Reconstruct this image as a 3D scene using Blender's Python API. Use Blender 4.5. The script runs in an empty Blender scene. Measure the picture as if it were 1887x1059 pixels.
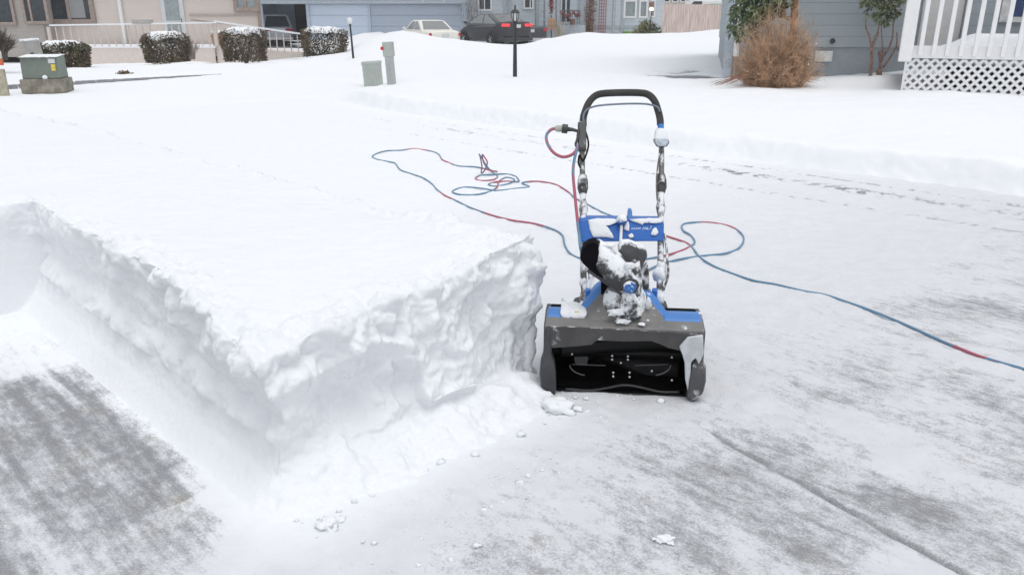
import bpy, bmesh, math, random
import numpy as np
from mathutils import Vector, Matrix, Quaternion

R = math.radians
rnd = random.Random(7)
SC = bpy.context.scene
COL = SC.collection
# ------------------------------------------------------------------ camera, sky, sun, exposure
F_PX, CX, CY, CAM_H, TILT = 1440.0, 943.5, 529.5, 1.18, 19.1
cd = bpy.data.cameras.new('camera'); cam = bpy.data.objects.new('camera', cd); COL.objects.link(cam)
cam.location = (0, 0, CAM_H); cam.rotation_euler = (R(90 - TILT), 0, 0)
cd.sensor_width = 36; cd.lens = F_PX / 1887 * 36; cd.clip_start = .05; cd.clip_end = 400
SC.camera = cam
W = bpy.data.worlds.new('World'); SC.world = W; W.use_nodes = True
wn, wl = W.node_tree.nodes, W.node_tree.links
sky = wn.new('ShaderNodeTexSky'); sky.sky_type = 'NISHITA'; sky.sun_disc = False
SUN_EL, SUN_AZ = 78, 160
sky.sun_elevation = R(SUN_EL); sky.sun_rotation = R(SUN_AZ); sky.dust_density = 1.5; sky.air_density = 1.0; sky.ozone_density = 1
hs = wn.new('ShaderNodeHueSaturation'); hs.inputs['Saturation'].default_value = .16
wl.new(sky.outputs[0], hs.inputs['Color'])
wl.new(hs.outputs[0], wn['Background'].inputs['Color']); wn['Background'].inputs['Strength'].default_value = .14
sd = bpy.data.lights.new('sun', 'SUN'); sd.energy = .65; sd.angle = R(35); sd.color = (1, .97, .93)
sun = bpy.data.objects.new('sun', sd); COL.objects.link(sun)
sun.rotation_euler = (-R(90 - SUN_EL), 0, -R(SUN_AZ))
SC.view_settings.view_transform = 'Standard'; SC.view_settings.look = 'None'; SC.view_settings.gamma = 1
SC.view_settings.exposure = .47

# ------------------------------------------------------------------ picture point -> place point
CT, ST = math.cos(R(TILT)), math.sin(R(TILT))
def ray(px, py):
    uy = -(py - CY) / F_PX
    return Vector(((px - CX) / F_PX, CT + ST * uy, -ST + CT * uy))
def gp(px, py, z=0.0):
    d = ray(px, py); return Vector((0, 0, CAM_H)) + d * ((z - CAM_H) / d.z)
def yp(px, py, Y):
    d = ray(px, py); return Vector((0, 0, CAM_H)) + d * (Y / d.y)
S2 = math.sqrt(.5)
def uv2xy(u, v): return (v - u) * S2, (u + v) * S2
def xy2uv(x, y): return (y - x) * S2, (x + y) * S2

# ------------------------------------------------------------------ numpy noise
def _h(ix, iy, iz):
    n = (ix.astype(np.int64) * 374761393 + iy.astype(np.int64) * 668265263 + iz.astype(np.int64) * 1274126177) & 0xffffffff
    n = ((n ^ (n >> 13)) * 1274126177) & 0xffffffff
    return n ^ (n >> 16)
def pn(x, y, z):
    x, y, z = np.broadcast_arrays(np.asarray(x, float), np.asarray(y, float), np.asarray(z, float))
    ix, iy, iz = np.floor(x), np.floor(y), np.floor(z)
    fx, fy, fz = x - ix, y - iy, z - iz
    w = lambda t: t * t * t * (t * (t * 6 - 15) + 10)
    wx, wy, wz = w(fx), w(fy), w(fz)
    out = 0
    for dx in (0, 1):
        for dy in (0, 1):
            for dz in (0, 1):
                h = _h(ix + dx, iy + dy, iz + dz)
                gx = (h & 255) / 127.5 - 1; gy = ((h >> 8) & 255) / 127.5 - 1; gz = ((h >> 16) & 255) / 127.5 - 1
                g = gx * (fx - dx) + gy * (fy - dy) + gz * (fz - dz)
                out = out + g * (wx if dx else 1 - wx) * (wy if dy else 1 - wy) * (wz if dz else 1 - wz)
    return out * 1.3
def fbm(x, y, z, o=4, g=.5):
    s, a = 0, 1.0
    for k in range(o):
        s = s + a * pn(x * 2 ** k + 17.3 * k, y * 2 ** k - 9.1 * k, z * 2 ** k + 4.7 * k); a *= g
    return s
def ss(a, b, x):
    t = np.clip((x - a) / (b - a), 0, 1); return t * t * (3 - 2 * t)
def spaced(*segs):
    """segs: (start, end, step0[, step1]) chained with growing or constant steps"""
    out = []
    for s in segs:
        a, b, d0 = s[:3]; d1 = s[3] if len(s) > 3 else d0
        n = max(2, int(round(abs(b - a) / ((d0 + d1) / 2)))); t = np.linspace(0, 1, n + 1)[:-1]
        k = (d1 - d0) / (d0 + d1)
        out.append(a + (b - a) * (t * (1 - k) + t * t * k))
    return np.concatenate(out + [[segs[-1][1]]])

# ------------------------------------------------------------------ object helpers
def link(o, parent=None):
    COL.objects.link(o)
    if parent is not None: o.parent = parent
    return o
def tag(o, label=None, cat=None, group=None, kind=None):
    for k, v in (('label', label), ('category', cat), ('group', group), ('kind', kind)):
        if v: o[k] = v
    return o
def thing(name, label, cat, loc=(0, 0, 0), rz=0, group=None):
    o = bpy.data.objects.new(name, None); o.empty_display_size = .1
    link(o); o.location = loc; o.rotation_euler = (0, 0, rz)
    return tag(o, label, cat, group)
def grid_obj(name, X, Y, Z, mat, keep=None, smooth=True, attrs=None):
    n, m = X.shape
    co = np.stack([X, Y, Z], -1).reshape(-1, 3).astype(np.float32)
    i = np.arange(n * m).reshape(n, m)
    q = np.stack([i[:-1, :-1], i[:-1, 1:], i[1:, 1:], i[1:, :-1]], -1).reshape(-1, 4)
    if keep is not None: q = q[keep.reshape(-1)]
    used = np.zeros(n * m, bool); used[q.ravel()] = True
    mp = np.cumsum(used) - 1; co = co[used]; q = mp[q]
    me = bpy.data.meshes.new(name)
    me.vertices.add(len(co)); me.vertices.foreach_set('co', co.ravel())
    me.loops.add(len(q) * 4); me.loops.foreach_set('vertex_index', q.ravel().astype(np.int32))
    me.polygons.add(len(q)); me.polygons.foreach_set('loop_start', np.arange(0, len(q) * 4, 4, dtype=np.int32))
    me.polygons.foreach_set('loop_total', np.full(len(q), 4, np.int32))
    me.polygons.foreach_set('use_smooth', np.full(len(q), smooth))
    for k, a in (attrs or {}).items():
        at = me.attributes.new(k, 'FLOAT', 'POINT'); at.data.foreach_set('value', a.reshape(-1)[used].astype(np.float32))
    me.update(); me.validate()
    me.materials.append(mat)
    return link(bpy.data.objects.new(name, me))

class MB:
    """collects simple shapes and links them as one mesh object"""
    def __init__(s): s.v, s.f = [], []
    def add(s, vs, fs):
        b = len(s.v); s.v += [tuple(p) for p in vs]; s.f += [tuple(b + i for i in f) for f in fs]; return s
    def box(s, c, d, rot=None):
        c = Vector(c); hx, hy, hz = d[0] / 2, d[1] / 2, d[2] / 2
        vs = [Vector((x, y, z)) for z in (-hz, hz) for y in (-hy, hy) for x in (-hx, hx)]
        if rot is not None: vs = [rot @ p for p in vs]
        return s.add([c + p for p in vs], [(0, 2, 3, 1), (4, 5, 7, 6), (0, 1, 5, 4), (2, 6, 7, 3), (0, 4, 6, 2), (1, 3, 7, 5)])
    def bar(s, a, b, w, t, up=(0, 0, 1)):
        a, b = Vector(a), Vector(b); d = (b - a); L = d.length; d.normalize()
        x = d.cross(Vector(up)); x = x.normalized() if x.length > 1e-5 else Vector((1, 0, 0)); y = x.cross(d)
        return s.box((a + b) / 2, (w, L, t), Matrix((x, d, y)).transposed())
    def tube(s, pts, r, n=10, caps=True, closed=False):
        pts = [Vector(p) for p in pts]; N = len(pts); rs = r if isinstance(r, (list, tuple)) else [r] * N
        base = len(s.v); t0 = (pts[1] - pts[0]).normalized()
        x = t0.cross(Vector((0, 0, 1))); x = x.normalized() if x.length > 1e-4 else Vector((1, 0, 0)); pt = t0
        for i, p in enumerate(pts):
            if closed: t = (pts[(i + 1) % N] - pts[i - 1]).normalized()
            else: t = (pts[min(i + 1, N - 1)] - pts[max(i - 1, 0)]).normalized()
            x = pt.rotation_difference(t) @ x; x = (x - t * x.dot(t)).normalized(); y = t.cross(x); pt = t
            for k in range(n):
                a = 2 * math.pi * k / n; s.v.append(tuple(p + (x * math.cos(a) + y * math.sin(a)) * rs[i]))
        for i in range(N if closed else N - 1):
            j = (i + 1) % N
            for k in range(n):
                s.f.append((base + i * n + k, base + i * n + (k + 1) % n, base + j * n + (k + 1) % n, base + j * n + k))
        if caps and not closed:
            s.f.append(tuple(base + k for k in reversed(range(n)))); s.f.append(tuple(base + (N - 1) * n + k for k in range(n)))
        return s
    def loft(s, rings, caps=True, close=True):
        n = len(rings[0]); base = len(s.v)
        for r in rings: s.v += [tuple(p) for p in r]
        for i in range(len(rings) - 1):
            for k in range(n if close else n - 1):
                s.f.append((base + i * n + k, base + i * n + (k + 1) % n, base + (i + 1) * n + (k + 1) % n, base + (i + 1) * n + k))
        if caps and close:
            s.f.append(tuple(base + k for k in reversed(range(n)))); s.f.append(tuple(base + (len(rings) - 1) * n + k for k in range(n)))
        return s
    def prism(s, poly, off):
        off = Vector(off); return s.loft([[Vector(p) for p in poly], [Vector(p) + off for p in poly]])
    def lathe(s, prof, c, axis=(0, 0, 1), n=20, caps=True):
        c = Vector(c); q = Vector((0, 0, 1)).rotation_difference(Vector(axis))
        return s.loft([[c + q @ Vector((r * math.cos(2 * math.pi * k / n), r * math.sin(2 * math.pi * k / n), z)) for k in range(n)] for r, z in prof], caps)
    def build(s, name, mat, parent=None, smooth=False, bevel=0, seg=2, sub=0, weld=False, solid=0, shift=None):
        me = bpy.data.meshes.new(name)
        vs = s.v
        if shift is not None: vs = [(p[0] - shift[0], p[1] - shift[1], p[2] - shift[2]) for p in vs]
        me.from_pydata(vs, [], s.f); me.update()
        bm = bmesh.new(); bm.from_mesh(me)
        if weld: bmesh.ops.remove_doubles(bm, verts=bm.verts, dist=1e-5)
        bmesh.ops.recalc_face_normals(bm, faces=bm.faces); bm.to_mesh(me); bm.free()
        if smooth:
            me.polygons.foreach_set('use_smooth', [True] * len(me.polygons))
            if smooth == 'auto': me.set_sharp_from_angle(angle=R(35))
        me.materials.append(mat)
        o = link(bpy.data.objects.new(name, me), parent)
        if solid: md = o.modifiers.new('solid', 'SOLIDIFY'); md.thickness = solid; md.offset = 0
        if bevel: md = o.modifiers.new('bevel', 'BEVEL'); md.width = bevel; md.segments = seg; md.limit_method = 'ANGLE'; md.angle_limit = R(35)
        if sub: md = o.modifiers.new('sub', 'SUBSURF'); md.levels = sub; md.render_levels = sub
        return o
def crv(pts, n=8):
    """Catmull-Rom through the points"""
    P = [Vector(p) for p in pts]; P = [P[0] * 2 - P[1]] + P + [P[-1] * 2 - P[-2]]; out = []
    for i in range(1, len(P) - 2):
        a, b, c, d = P[i - 1:i + 3]
        for k in range(n):
            t = k / n
            out.append(.5 * (2 * b + (c - a) * t + (2 * a - 5 * b + 4 * c - d) * t * t + (3 * b - a - 3 * c + d) * t ** 3))
    return out + [P[-2]]

# ------------------------------------------------------------------ materials
def newmat(name):
    m = bpy.data.materials.new(name); m.use_nodes = True; n, l = m.node_tree.nodes, m.node_tree.links
    return m, n, l, n['Principled BSDF']
def noise(n, l, scale, detail=4, rough=.55, vec=None, coord='Object'):
    t = n.new('ShaderNodeTexNoise'); t.inputs['Scale'].default_value = scale; t.inputs['Detail'].default_value = detail
    t.inputs['Roughness'].default_value = rough
    if vec is None:
        tc = n.new('ShaderNodeTexCoord'); vec = tc.outputs[coord]
    l.new(vec, t.inputs['Vector']); return t.outputs['Fac']
def rng(n, l, src, a, b, c=0, d=1, smooth=True):
    r = n.new('ShaderNodeMapRange'); r.interpolation_type = 'SMOOTHSTEP' if smooth else 'LINEAR'
    for k, v in zip((1, 2, 3, 4), (a, b, c, d)): r.inputs[k].default_value = v
    l.new(src, r.inputs[0]); return r.outputs[0]
def mixc(n, l, fac, a, b):
    m = n.new('ShaderNodeMix'); m.data_type = 'RGBA'
    for i, x in ((0, fac), (6, a), (7, b)):
        if isinstance(x, (int, float)): m.inputs[i].default_value = x
        elif isinstance(x, tuple): m.inputs[i].default_value = (*x, 1)
        else: l.new(x, m.inputs[i])
    return m.outputs[2]
def mixf(n, l, fac, a, b):
    m = n.new('ShaderNodeMix'); m.data_type = 'FLOAT'; l.new(fac, m.inputs[0]); l.new(a, m.inputs[2]); l.new(b, m.inputs[3]); return m.outputs[0]
def mth(n, l, op, a, b=None):
    m = n.new('ShaderNodeMath'); m.operation = op
    for i, x in enumerate((a, b)):
        if x is None: continue
        if isinstance(x, (int, float)): m.inputs[i].default_value = x
        else: l.new(x, m.inputs[i])
    return m.outputs[0]
def bumpn(n, l, h, strength, dist, prev=None):
    b = n.new('ShaderNodeBump'); b.inputs['Strength'].default_value = strength; b.inputs['Distance'].default_value = dist
    l.new(h, b.inputs['Height'])
    if prev is not None: l.new(prev, b.inputs['Normal'])
    return b.outputs[0]
SNOW_C = (.83, .85, .875)
_mc = {}
def M(name, col, rough=.6, metal=0, var=.15, scale=14, bump=.15, bscale=60, bdist=.002, snow=0, sscale=18, up=.3, spec=.5, emit=0, stretch=None, soft=.06):
    if name in _mc: return _mc[name]
    m, n, l, b = newmat(name)
    vec = None
    if stretch:
        tc = n.new('ShaderNodeTexCoord'); mp = n.new('ShaderNodeMapping'); mp.inputs['Scale'].default_value = stretch
        l.new(tc.outputs['Object'], mp.inputs[0]); vec = mp.outputs[0]
    nz = noise(n, l, scale, 5, vec=vec)
    lo = tuple(max(0, c * (1 - var)) for c in col); hi = tuple(min(1, c * (1 + var)) for c in col)
    c = mixc(n, l, rng(n, l, nz, .3, .7), lo, hi)
    h = noise(n, l, bscale, 3, vec=vec)
    if snow:
        s1 = noise(n, l, sscale, 7, .68)
        g = n.new('ShaderNodeNewGeometry'); sx = n.new('ShaderNodeSeparateXYZ'); l.new(g.outputs['Normal'], sx.inputs[0])
        f = mth(n, l, 'ADD', s1, mth(n, l, 'MULTIPLY', sx.outputs[2], up))
        f = rng(n, l, f, .98 - snow - soft, .98 - snow + soft)
        c = mixc(n, l, f, c, SNOW_C)
        l.new(rng(n, l, f, 0, 1, rough, .7), b.inputs['Roughness'])
        h = mth(n, l, 'ADD', mth(n, l, 'MULTIPLY', h, .4), mth(n, l, 'MULTIPLY', f, 1.2))
        if metal: l.new(rng(n, l, f, 0, 1, metal, 0), b.inputs['Metallic'])
    else:
        b.inputs['Roughness'].default_value = rough; b.inputs['Metallic'].default_value = metal
    l.new(c, b.inputs['Base Color']); b.inputs['Specular IOR Level'].default_value = spec
    if bump: l.new(bumpn(n, l, h, bump, bdist), b.inputs['Normal'])
    if emit:
        l.new(c, b.inputs['Emission Color']); b.inputs['Emission Strength'].default_value = emit
    _mc[name] = m; return m
def snow_mat(name, fine=.5, grain=260, tint=SNOW_C):
    m, n, l, b = newmat(name)
    g = n.new('ShaderNodeNewGeometry'); pos = g.outputs['Position']
    c = mixc(n, l, noise(n, l, 2.5, 4, vec=pos), tuple(x * .975 for x in tint), tint)
    l.new(c, b.inputs['Base Color']); b.inputs['Roughness'].default_value = .75; b.inputs['Specular IOR Level'].default_value = .25
    b.inputs['Subsurface Weight'].default_value = 0
    n1 = bumpn(n, l, noise(n, l, 28, 6, .62, vec=pos), fine * .55, .02)
    n2 = bumpn(n, l, noise(n, l, grain, 3, .6, vec=pos), fine, .003, n1)
    l.new(n2, b.inputs['Normal']); return m
snow_m = snow_mat('packed_snow'); field_m = snow_mat('field_snow', .28, 120)

# ------------------------------------------------------------------ driveway with a dusting of snow
def ground_material(name, c0, c1, spots=True):
    m, n, l, b = newmat(name)
    g = n.new('ShaderNodeNewGeometry'); pos = g.outputs['Position']
    at = n.new('ShaderNodeAttribute'); at.attribute_name = 'bare'; bare = at.outputs['Fac']
    mp = n.new('ShaderNodeMapping'); mp.inputs['Rotation'].default_value = (0, 0, R(45)); l.new(pos, mp.inputs[0])
    m2 = n.new('ShaderNodeMapping'); m2.inputs['Scale'].default_value = (.62, 1, 1); l.new(mp.outputs[0], m2.inputs[0])
    n1 = noise(n, l, 34, 7, .68, vec=m2.outputs[0]); n2 = noise(n, l, 150, 5, .7, vec=pos); n3 = noise(n, l, 9, 5, .6, vec=pos)
    s = mth(n, l, 'ADD', mth(n, l, 'MULTIPLY', n1, .40), mth(n, l, 'ADD', mth(n, l, 'MULTIPLY', n2, .45), mth(n, l, 'MULTIPLY', n3, .15)))
    sa = n.new('ShaderNodeAttribute'); sa.attribute_name = 'streaky'
    m3 = n.new('ShaderNodeMapping'); m3.inputs['Scale'].default_value = (.09, 1, 1); l.new(mp.outputs[0], m3.inputs[0])
    s = mixf(n, l, sa.outputs['Fac'], s, noise(n, l, 30, 5, .65, vec=m3.outputs[0]))
    s = mth(n, l, 'ADD', mth(n, l, 'MULTIPLY', mth(n, l, 'SUBTRACT', s, .5), 3.4), .5)
    f = rng(n, l, mth(n, l, 'ADD', s, bare), .70, 1.38)
    grit = mixc(n, l, rng(n, l, noise(n, l, 420, 3, vec=pos), .35, .65), (.10, .103, .112), (.30, .304, .315))
    brown = mixc(n, l, rng(n, l, noise(n, l, 5, 5, vec=pos), .56, .72), grit, (.25, .225, .19))
    frost = mixc(n, l, rng(n, l, n2, .44, .68, 0, .42), brown, (.52, .54, .57))
    rust = rng(n, l, noise(n, l, 11, 4, vec=mp.outputs[0]), .70, .76, 0, .35 if spots else 0)
    snowc = mixc(n, l, rust, mixc(n, l, n3, c0, c1), (.55, .46, .40))
    wa = n.new('ShaderNodeAttribute'); wa.attribute_name = 'packed'
    snowc = mixc(n, l, wa.outputs['Fac'], snowc, SNOW_C)
    spk = mth(n, l, 'MULTIPLY', rng(n, l, noise(n, l, 210, 3, .6, vec=pos), .66, .71), rng(n, l, noise(n, l, 6, 4, vec=pos), .42, .62, 0, .75))
    spk = mth(n, l, 'MULTIPLY', spk, mth(n, l, 'SUBTRACT', 1.0, wa.outputs['Fac']))
    c = mixc(n, l, mth(n, l, 'MULTIPLY', f, .93), snowc, frost)
    c = mixc(n, l, spk, c, (.16, .16, .165))
    l.new(c, b.inputs['Base Color']); b.inputs['Roughness'].default_value = .8; b.inputs['Specular IOR Level'].default_value = .2
    h = mth(n, l, 'SUBTRACT', mth(n, l, 'MULTIPLY', n2, .5), mth(n, l, 'MULTIPLY', f, .8))
    l.new(bumpn(n, l, mth(n, l, 'ADD', h, mth(n, l, 'MULTIPLY', n1, .5)), .45, .006), b.inputs['Normal'])
    return m
drive_m = ground_material('snowy_concrete', (.585, .60, .625), (.71, .723, .748))
terrain_m = ground_material('snow_field', (.82, .84, .865), (.85, .865, .885), False)
def bare_map(U, V):
    X, Y = uv2xy(U, V)
    big = fbm(U * 1.1, V * 1.6, 3.0, 4); streak = fbm(U * .9, V * 9, 7.0, 4); med = fbm(U * 4, V * 5, 1.0, 4)
    lane = .15 + .12 * big + .05 * streak + .13 * med - .10 * ss(2.5, 5.5, U) - .11 * ss(2.1, 3.0, V)
    near = ss(1.40, .80, U) * ss(.5, 1.1, V + .25 * big)
    lane = lane + near * (.29 + .28 * big + .16 * streak + .12 * med)
    streak2 = fbm(U * .8, V * 13, 11.0, 4); tr = (.66 + .14 * big + .22 * streak + .26 * streak2 + .12 * med)
    edge = .725 + .035 * fbm(U * 5, V * 5, 2.0, 4)
    tmask = ss(edge + .03, edge - .06, V + .05 * ss(2.2, 1.8, U)) * ss(3.05, 2.85, U + .05 * med) * ss(1.40, 1.66, U - .45 * (V - .6) + .07 * big)
    tr2 = .36 + .18 * big + .13 * streak
    b = lane * (1 - tmask) + tr * tmask
    tl = ss(1.55, 1.3, U - .5 * ss(.55, .1, V)) * 0 + ss(.62, .35, V) * (1 - tmask) * ss(1.9, 1.6, U)
    b = b * (1 - tl) + tr2 * tl
    # white dusted foot beside the cut snow
    d = np.where(V < .8, .8 - V, np.where(V > 1.74, V - 1.74, 0)); fr = 1.62 - U
    foot = np.exp(-((np.maximum(fr, 0) / .32) ** 2)) * (fr > -.2) * ss(.35, .7, V) * ss(2.1, 1.75, V)
    b = b - .22 * foot - .25 * ss(.10, .0, d) * (U > 1.5) * (V < 1.2) - .2 * ss(.35, 0, d) * (V > 1.2) * (U > 1.6)
    # slab joint
    vj = 1.735 + .205 * (U - .28) + .008 * pn(U * 9, 0, 5)
    j = np.exp(-((V - vj) / .011) ** 2) * ss(1.18, .95, U) * (.55 + .5 * pn(U * 7, 0, 1) + .25 * ss(.8, .3, U))
    b = b + .75 * np.clip(j, 0, 1) - .05 * np.exp(-((V - vj + .05) / .04) ** 2) * (U < 1.1)
    # tyre tread marks along the far side of the lane
    for v0, w in ((5.66, .10), (5.95, .035), (5.15, .04)):
        t = np.exp(-((V - v0 - .05 * pn(U * .5, 0, v0)) / w) ** 2) * ss(-.25, .35, fbm(U * 17 + 9 * np.abs(V - v0), V * 14, v0, 3))
        b = b + 1.05 * t * ss(10.5, 6, U) * (.6 + .6 * pn(U * 1.5, 1, v0))
    return b, np.clip(j, 0, 1)
def build_driveway():
    u = spaced((-4, -.2, .3, .02), (-.2, 3.6, .0085), (3.6, 14, .01, .09)); v = spaced((-4, -.1, .3, .02), (-.1, 3.2, .0085), (3.2, 6.7, .015, .03))
    U, V = np.meshgrid(u, v, indexing='ij'); b, j = bare_map(U, V)
    cov = 1 - ss(.2, .55, b)
    Z = .007 * cov * (.5 + fbm(U * 7, V * 8, 2, 5, .6)) + .004 * cov * fbm(U * 2.5, V * 4, 8, 4) + .0035 * np.abs(fbm(U * 2.5, V * 16, 5, 4)) * cov * ss(-.2, .5, fbm(U, V, 9, 2)) - .012 * j
    X, Y = uv2xy(U, V)
    o = grid_obj('driveway', X, Y, Z, drive_m, attrs={'bare': b, 'streaky': .10 + .17 * ss(1.1, .7, V) * ss(1.0, 1.5, U), 'packed': np.clip(.30 * ss(1.2, 2.4, U) + .65 * ss(2.0, 4.2, U + .3 * fbm(U * .7, V * .7, 2, 3)) + .9 * np.exp(-(np.hypot(np.maximum(1.56 - U, 0), np.maximum(np.maximum(.78 - V, V - 1.8), 0)) / .16) ** 2) * (U < 3.6), 0, 1)}); return tag(o, kind='structure')
build_driveway()

# ------------------------------------------------------------------ the uncleared block of snow
SNOW_H = .46
def lap(P, e, it, k=.5):
    n = len(P); deg = np.bincount(e.ravel(), minlength=n).astype(float)[:, None]; deg[deg == 0] = 1
    for _ in range(it):
        a = np.stack([np.bincount(e[:, 0], P[e[:, 1], c], n) + np.bincount(e[:, 1], P[e[:, 0], c], n) for c in range(3)], -1)
        P = P + k * (a / deg - P)
    return P
def vnormals(P, q):
    fn = np.cross(P[q[:, 2]] - P[q[:, 0]], P[q[:, 3]] - P[q[:, 1]]); n = len(P)
    N = np.stack([sum(np.bincount(q[:, k], fn[:, c], n) for k in range(4)) for c in range(3)], -1)
    return N / np.maximum(np.linalg.norm(N, axis=1, keepdims=True), 1e-12)
def raw_mesh(name, co, q):
    me = bpy.data.meshes.new(name); me.vertices.add(len(co)); me.vertices.foreach_set('co', co.astype(np.float32).ravel())
    me.loops.add(len(q) * 4); me.loops.foreach_set('vertex_index', q.astype(np.int32).ravel()); me.polygons.add(len(q))
    me.polygons.foreach_set('loop_start', np.arange(0, len(q) * 4, 4, dtype=np.int32)); me.polygons.foreach_set('loop_total', np.full(len(q), 4, np.int32))
    me.update(); me.validate(); return me
def crumble(P, N):
    """pushes the smooth cut block into crumbly, panelled, scooped snow"""
    x, y, z = P.T; u_, v_ = xy2uv(x, y); t = np.clip(z / SNOW_H, 0, 1.15)
    nu = (N[:, 0] - N[:, 1]) * S2; nv = -(N[:, 0] + N[:, 1]) * S2          # facing -u, facing -v
    wall = ss(.80, .45, N[:, 2]) * ss(.01, .05, z)
    front = ss(.35, .75, nu) * wall * ss(2.1, 1.9, u_); left = ss(.35, .75, nv) * wall * ss(1.3, 1.1, v_); endw = ss(.35, .75, nu) * wall * (u_ > 3.2)
    right = ss(.35, .75, -nv) * wall
    rim = np.minimum(np.where(v_ > .86, u_ - 1.70, u_ - 3.70), np.where(u_ < 3.7, v_ - .84, 9)); rim = np.minimum(rim, (1.79 - v_) * (1 + 2 * ss(2.2, 3.2, u_)))
    top = ss(.6, .85, N[:, 2]) * ss(.3, .36, z); crown = ss(.17, .0, rim + .07 * pn(x * 5, y * 5, 0)) * top
    bil = lambda s, o: np.abs(pn(x * s + o, y * s - o, z * s + o))
    wx, wz = .035 * pn(x * 8, y * 8, z * 8), .03 * pn(x * 7 + 9, y * 7, z * 7)
    vw = v_ + .03 * pn(z * 9, v_ * 4, 2) + .012 * pn(z * 30, v_ * 12, 5); st_ = lambda a, w=.010: ss(a - w, a + w, vw)
    lay = .60 - .16 * (v_ - .8) / .4 * (v_ < 1.6) + .07 * st_(1.2) + .16 * st_(1.5) + .09 * pn(v_ * 9, u_ * 9, 1) + .03 * pn(x * 30, y * 30, z * 4)
    lay = np.where(front > .2, lay, .66 + .20 * pn(u_ * 2.6, v_ * 2.6, 5) + .05 * pn(u_ * 9, v_ * 9, 1))
    crust = ss(lay - .06, lay + .07, t) * wall; tall = (1 - .45 * ss(2.0, 3.2, u_)) * (1 - .5 * endw)
    lump = .085 * (bil(5.5, 3) - .2) + .050 * (bil(11, 8) - .2) + .022 * (bil(24, 1) - .18) + .009 * (bil(50, 5) - .18) + .005 * fbm(x * 90, y * 90, z * 90, 2)
    D = np.maximum(crust, crown * .75) * tall * (lump + .006) + crust * front * (.020 - .006 * st_(1.2) - .014 * st_(1.5))
    low = front * (1 - crust)
    D = D + low * (-.026 * ss(.88, 1.0, vw) * (1 - st_(1.2)) * ss(.08, .3, t) * (1 - .5 * ss(1.0, 1.2, vw)) - .02 * st_(1.21) * (1 - st_(1.275)) + .022 * st_(1.275) * (1 - st_(1.475)) * ss(.10, .2, t) - .035 * st_(1.49) * ss(.8, .1, t + .5 * (vw - 1.6)))
    D = D + low * (.030 * pn(x * 3.6, y * 3.6, z * 5) + .024 * fbm(x * 8, y * 8, z * 7, 4) + .016 * (bil(17, 5) - .2) + .007 * fbm(x * 45, y * 45, z * 45, 3))
    D = D + left * (1 - crust) * ss(.30, .5, t) * (.018 * pn(u_ * 4, 1, z * 6) + .012 * fbm(x * 18, y * 18, z * 18, 4)) + left * (1 - crust) * (.003 * fbm(x * 40, y * 40, z * 40, 3) + .010 * pn(u_ * 2.4, 3, z * 3))
    D = D + left * ss(.29, .34, t) * ss(.46, .36, t) * (.012 + .030 * fbm(u_ * 13, z * 8, 3, 4))
    D = D + right * (.03 * pn(x * 6, y * 6, z * 6) + .03 * (bil(14, 4) - .2) + .01 * fbm(x * 40, y * 40, z * 40, 2))
    for (su, sv, sz, r, dep) in ((1.62, 1.10, .22, .16, .05), (1.60, 1.56, .30, .16, .045), (1.62, .97, .36, .09, .03), (1.60, 1.66, .18, .13, .03), (2.72, .88, .40, .085, .05), (2.10, .89, .38, .10, .045), (1.9, .89, .33, .07, .03), (3.25, .90, .41, .07, .03), (2.4, .90, .36, .06, .03), (1.60, 1.36, .38, .08, .03)):
        d2 = ((u_ - su) ** 2 + (v_ - sv) ** 2 + ((z - sz) * 1.25) ** 2) / r ** 2
        D = D - dep * np.clip(1 - d2, 0, 1) ** .7 * wall
    D = D + crown * (.016 * (bil(34, 2) - .15) + .010 * (bil(60, 7) - .15))
    D = D - crown * .035 * ss(-.2, .5, pn(x * 4, y * 4, 7)) + top * (.010 * fbm(x * 2.2, y * 3, 2, 3) + .0045 * fbm(x * 11, y * 16, 4, 4) + .004 * np.maximum(pn(x * 22, y * 22, 1), .15))
    toe = (1 - wall) * ss(.30, .2, z) * ss(-.02, .02, z)
    D = D + toe * (.017 * fbm(x * 11, y * 11, 2, 5, .58) * ss(1.7, 1.6, u_) + .030 * np.maximum(pn(x * 19, y * 19, 6) - .15, 0) * ss(1.7, 1.6, u_) + .002 * fbm(x * 40, y * 40, 5, 2))
    far = 1 - ss(8.4, 9.8, u_)
    return P + N * (D * np.clip(far * 1.2, 0, 1))[:, None]
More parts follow.
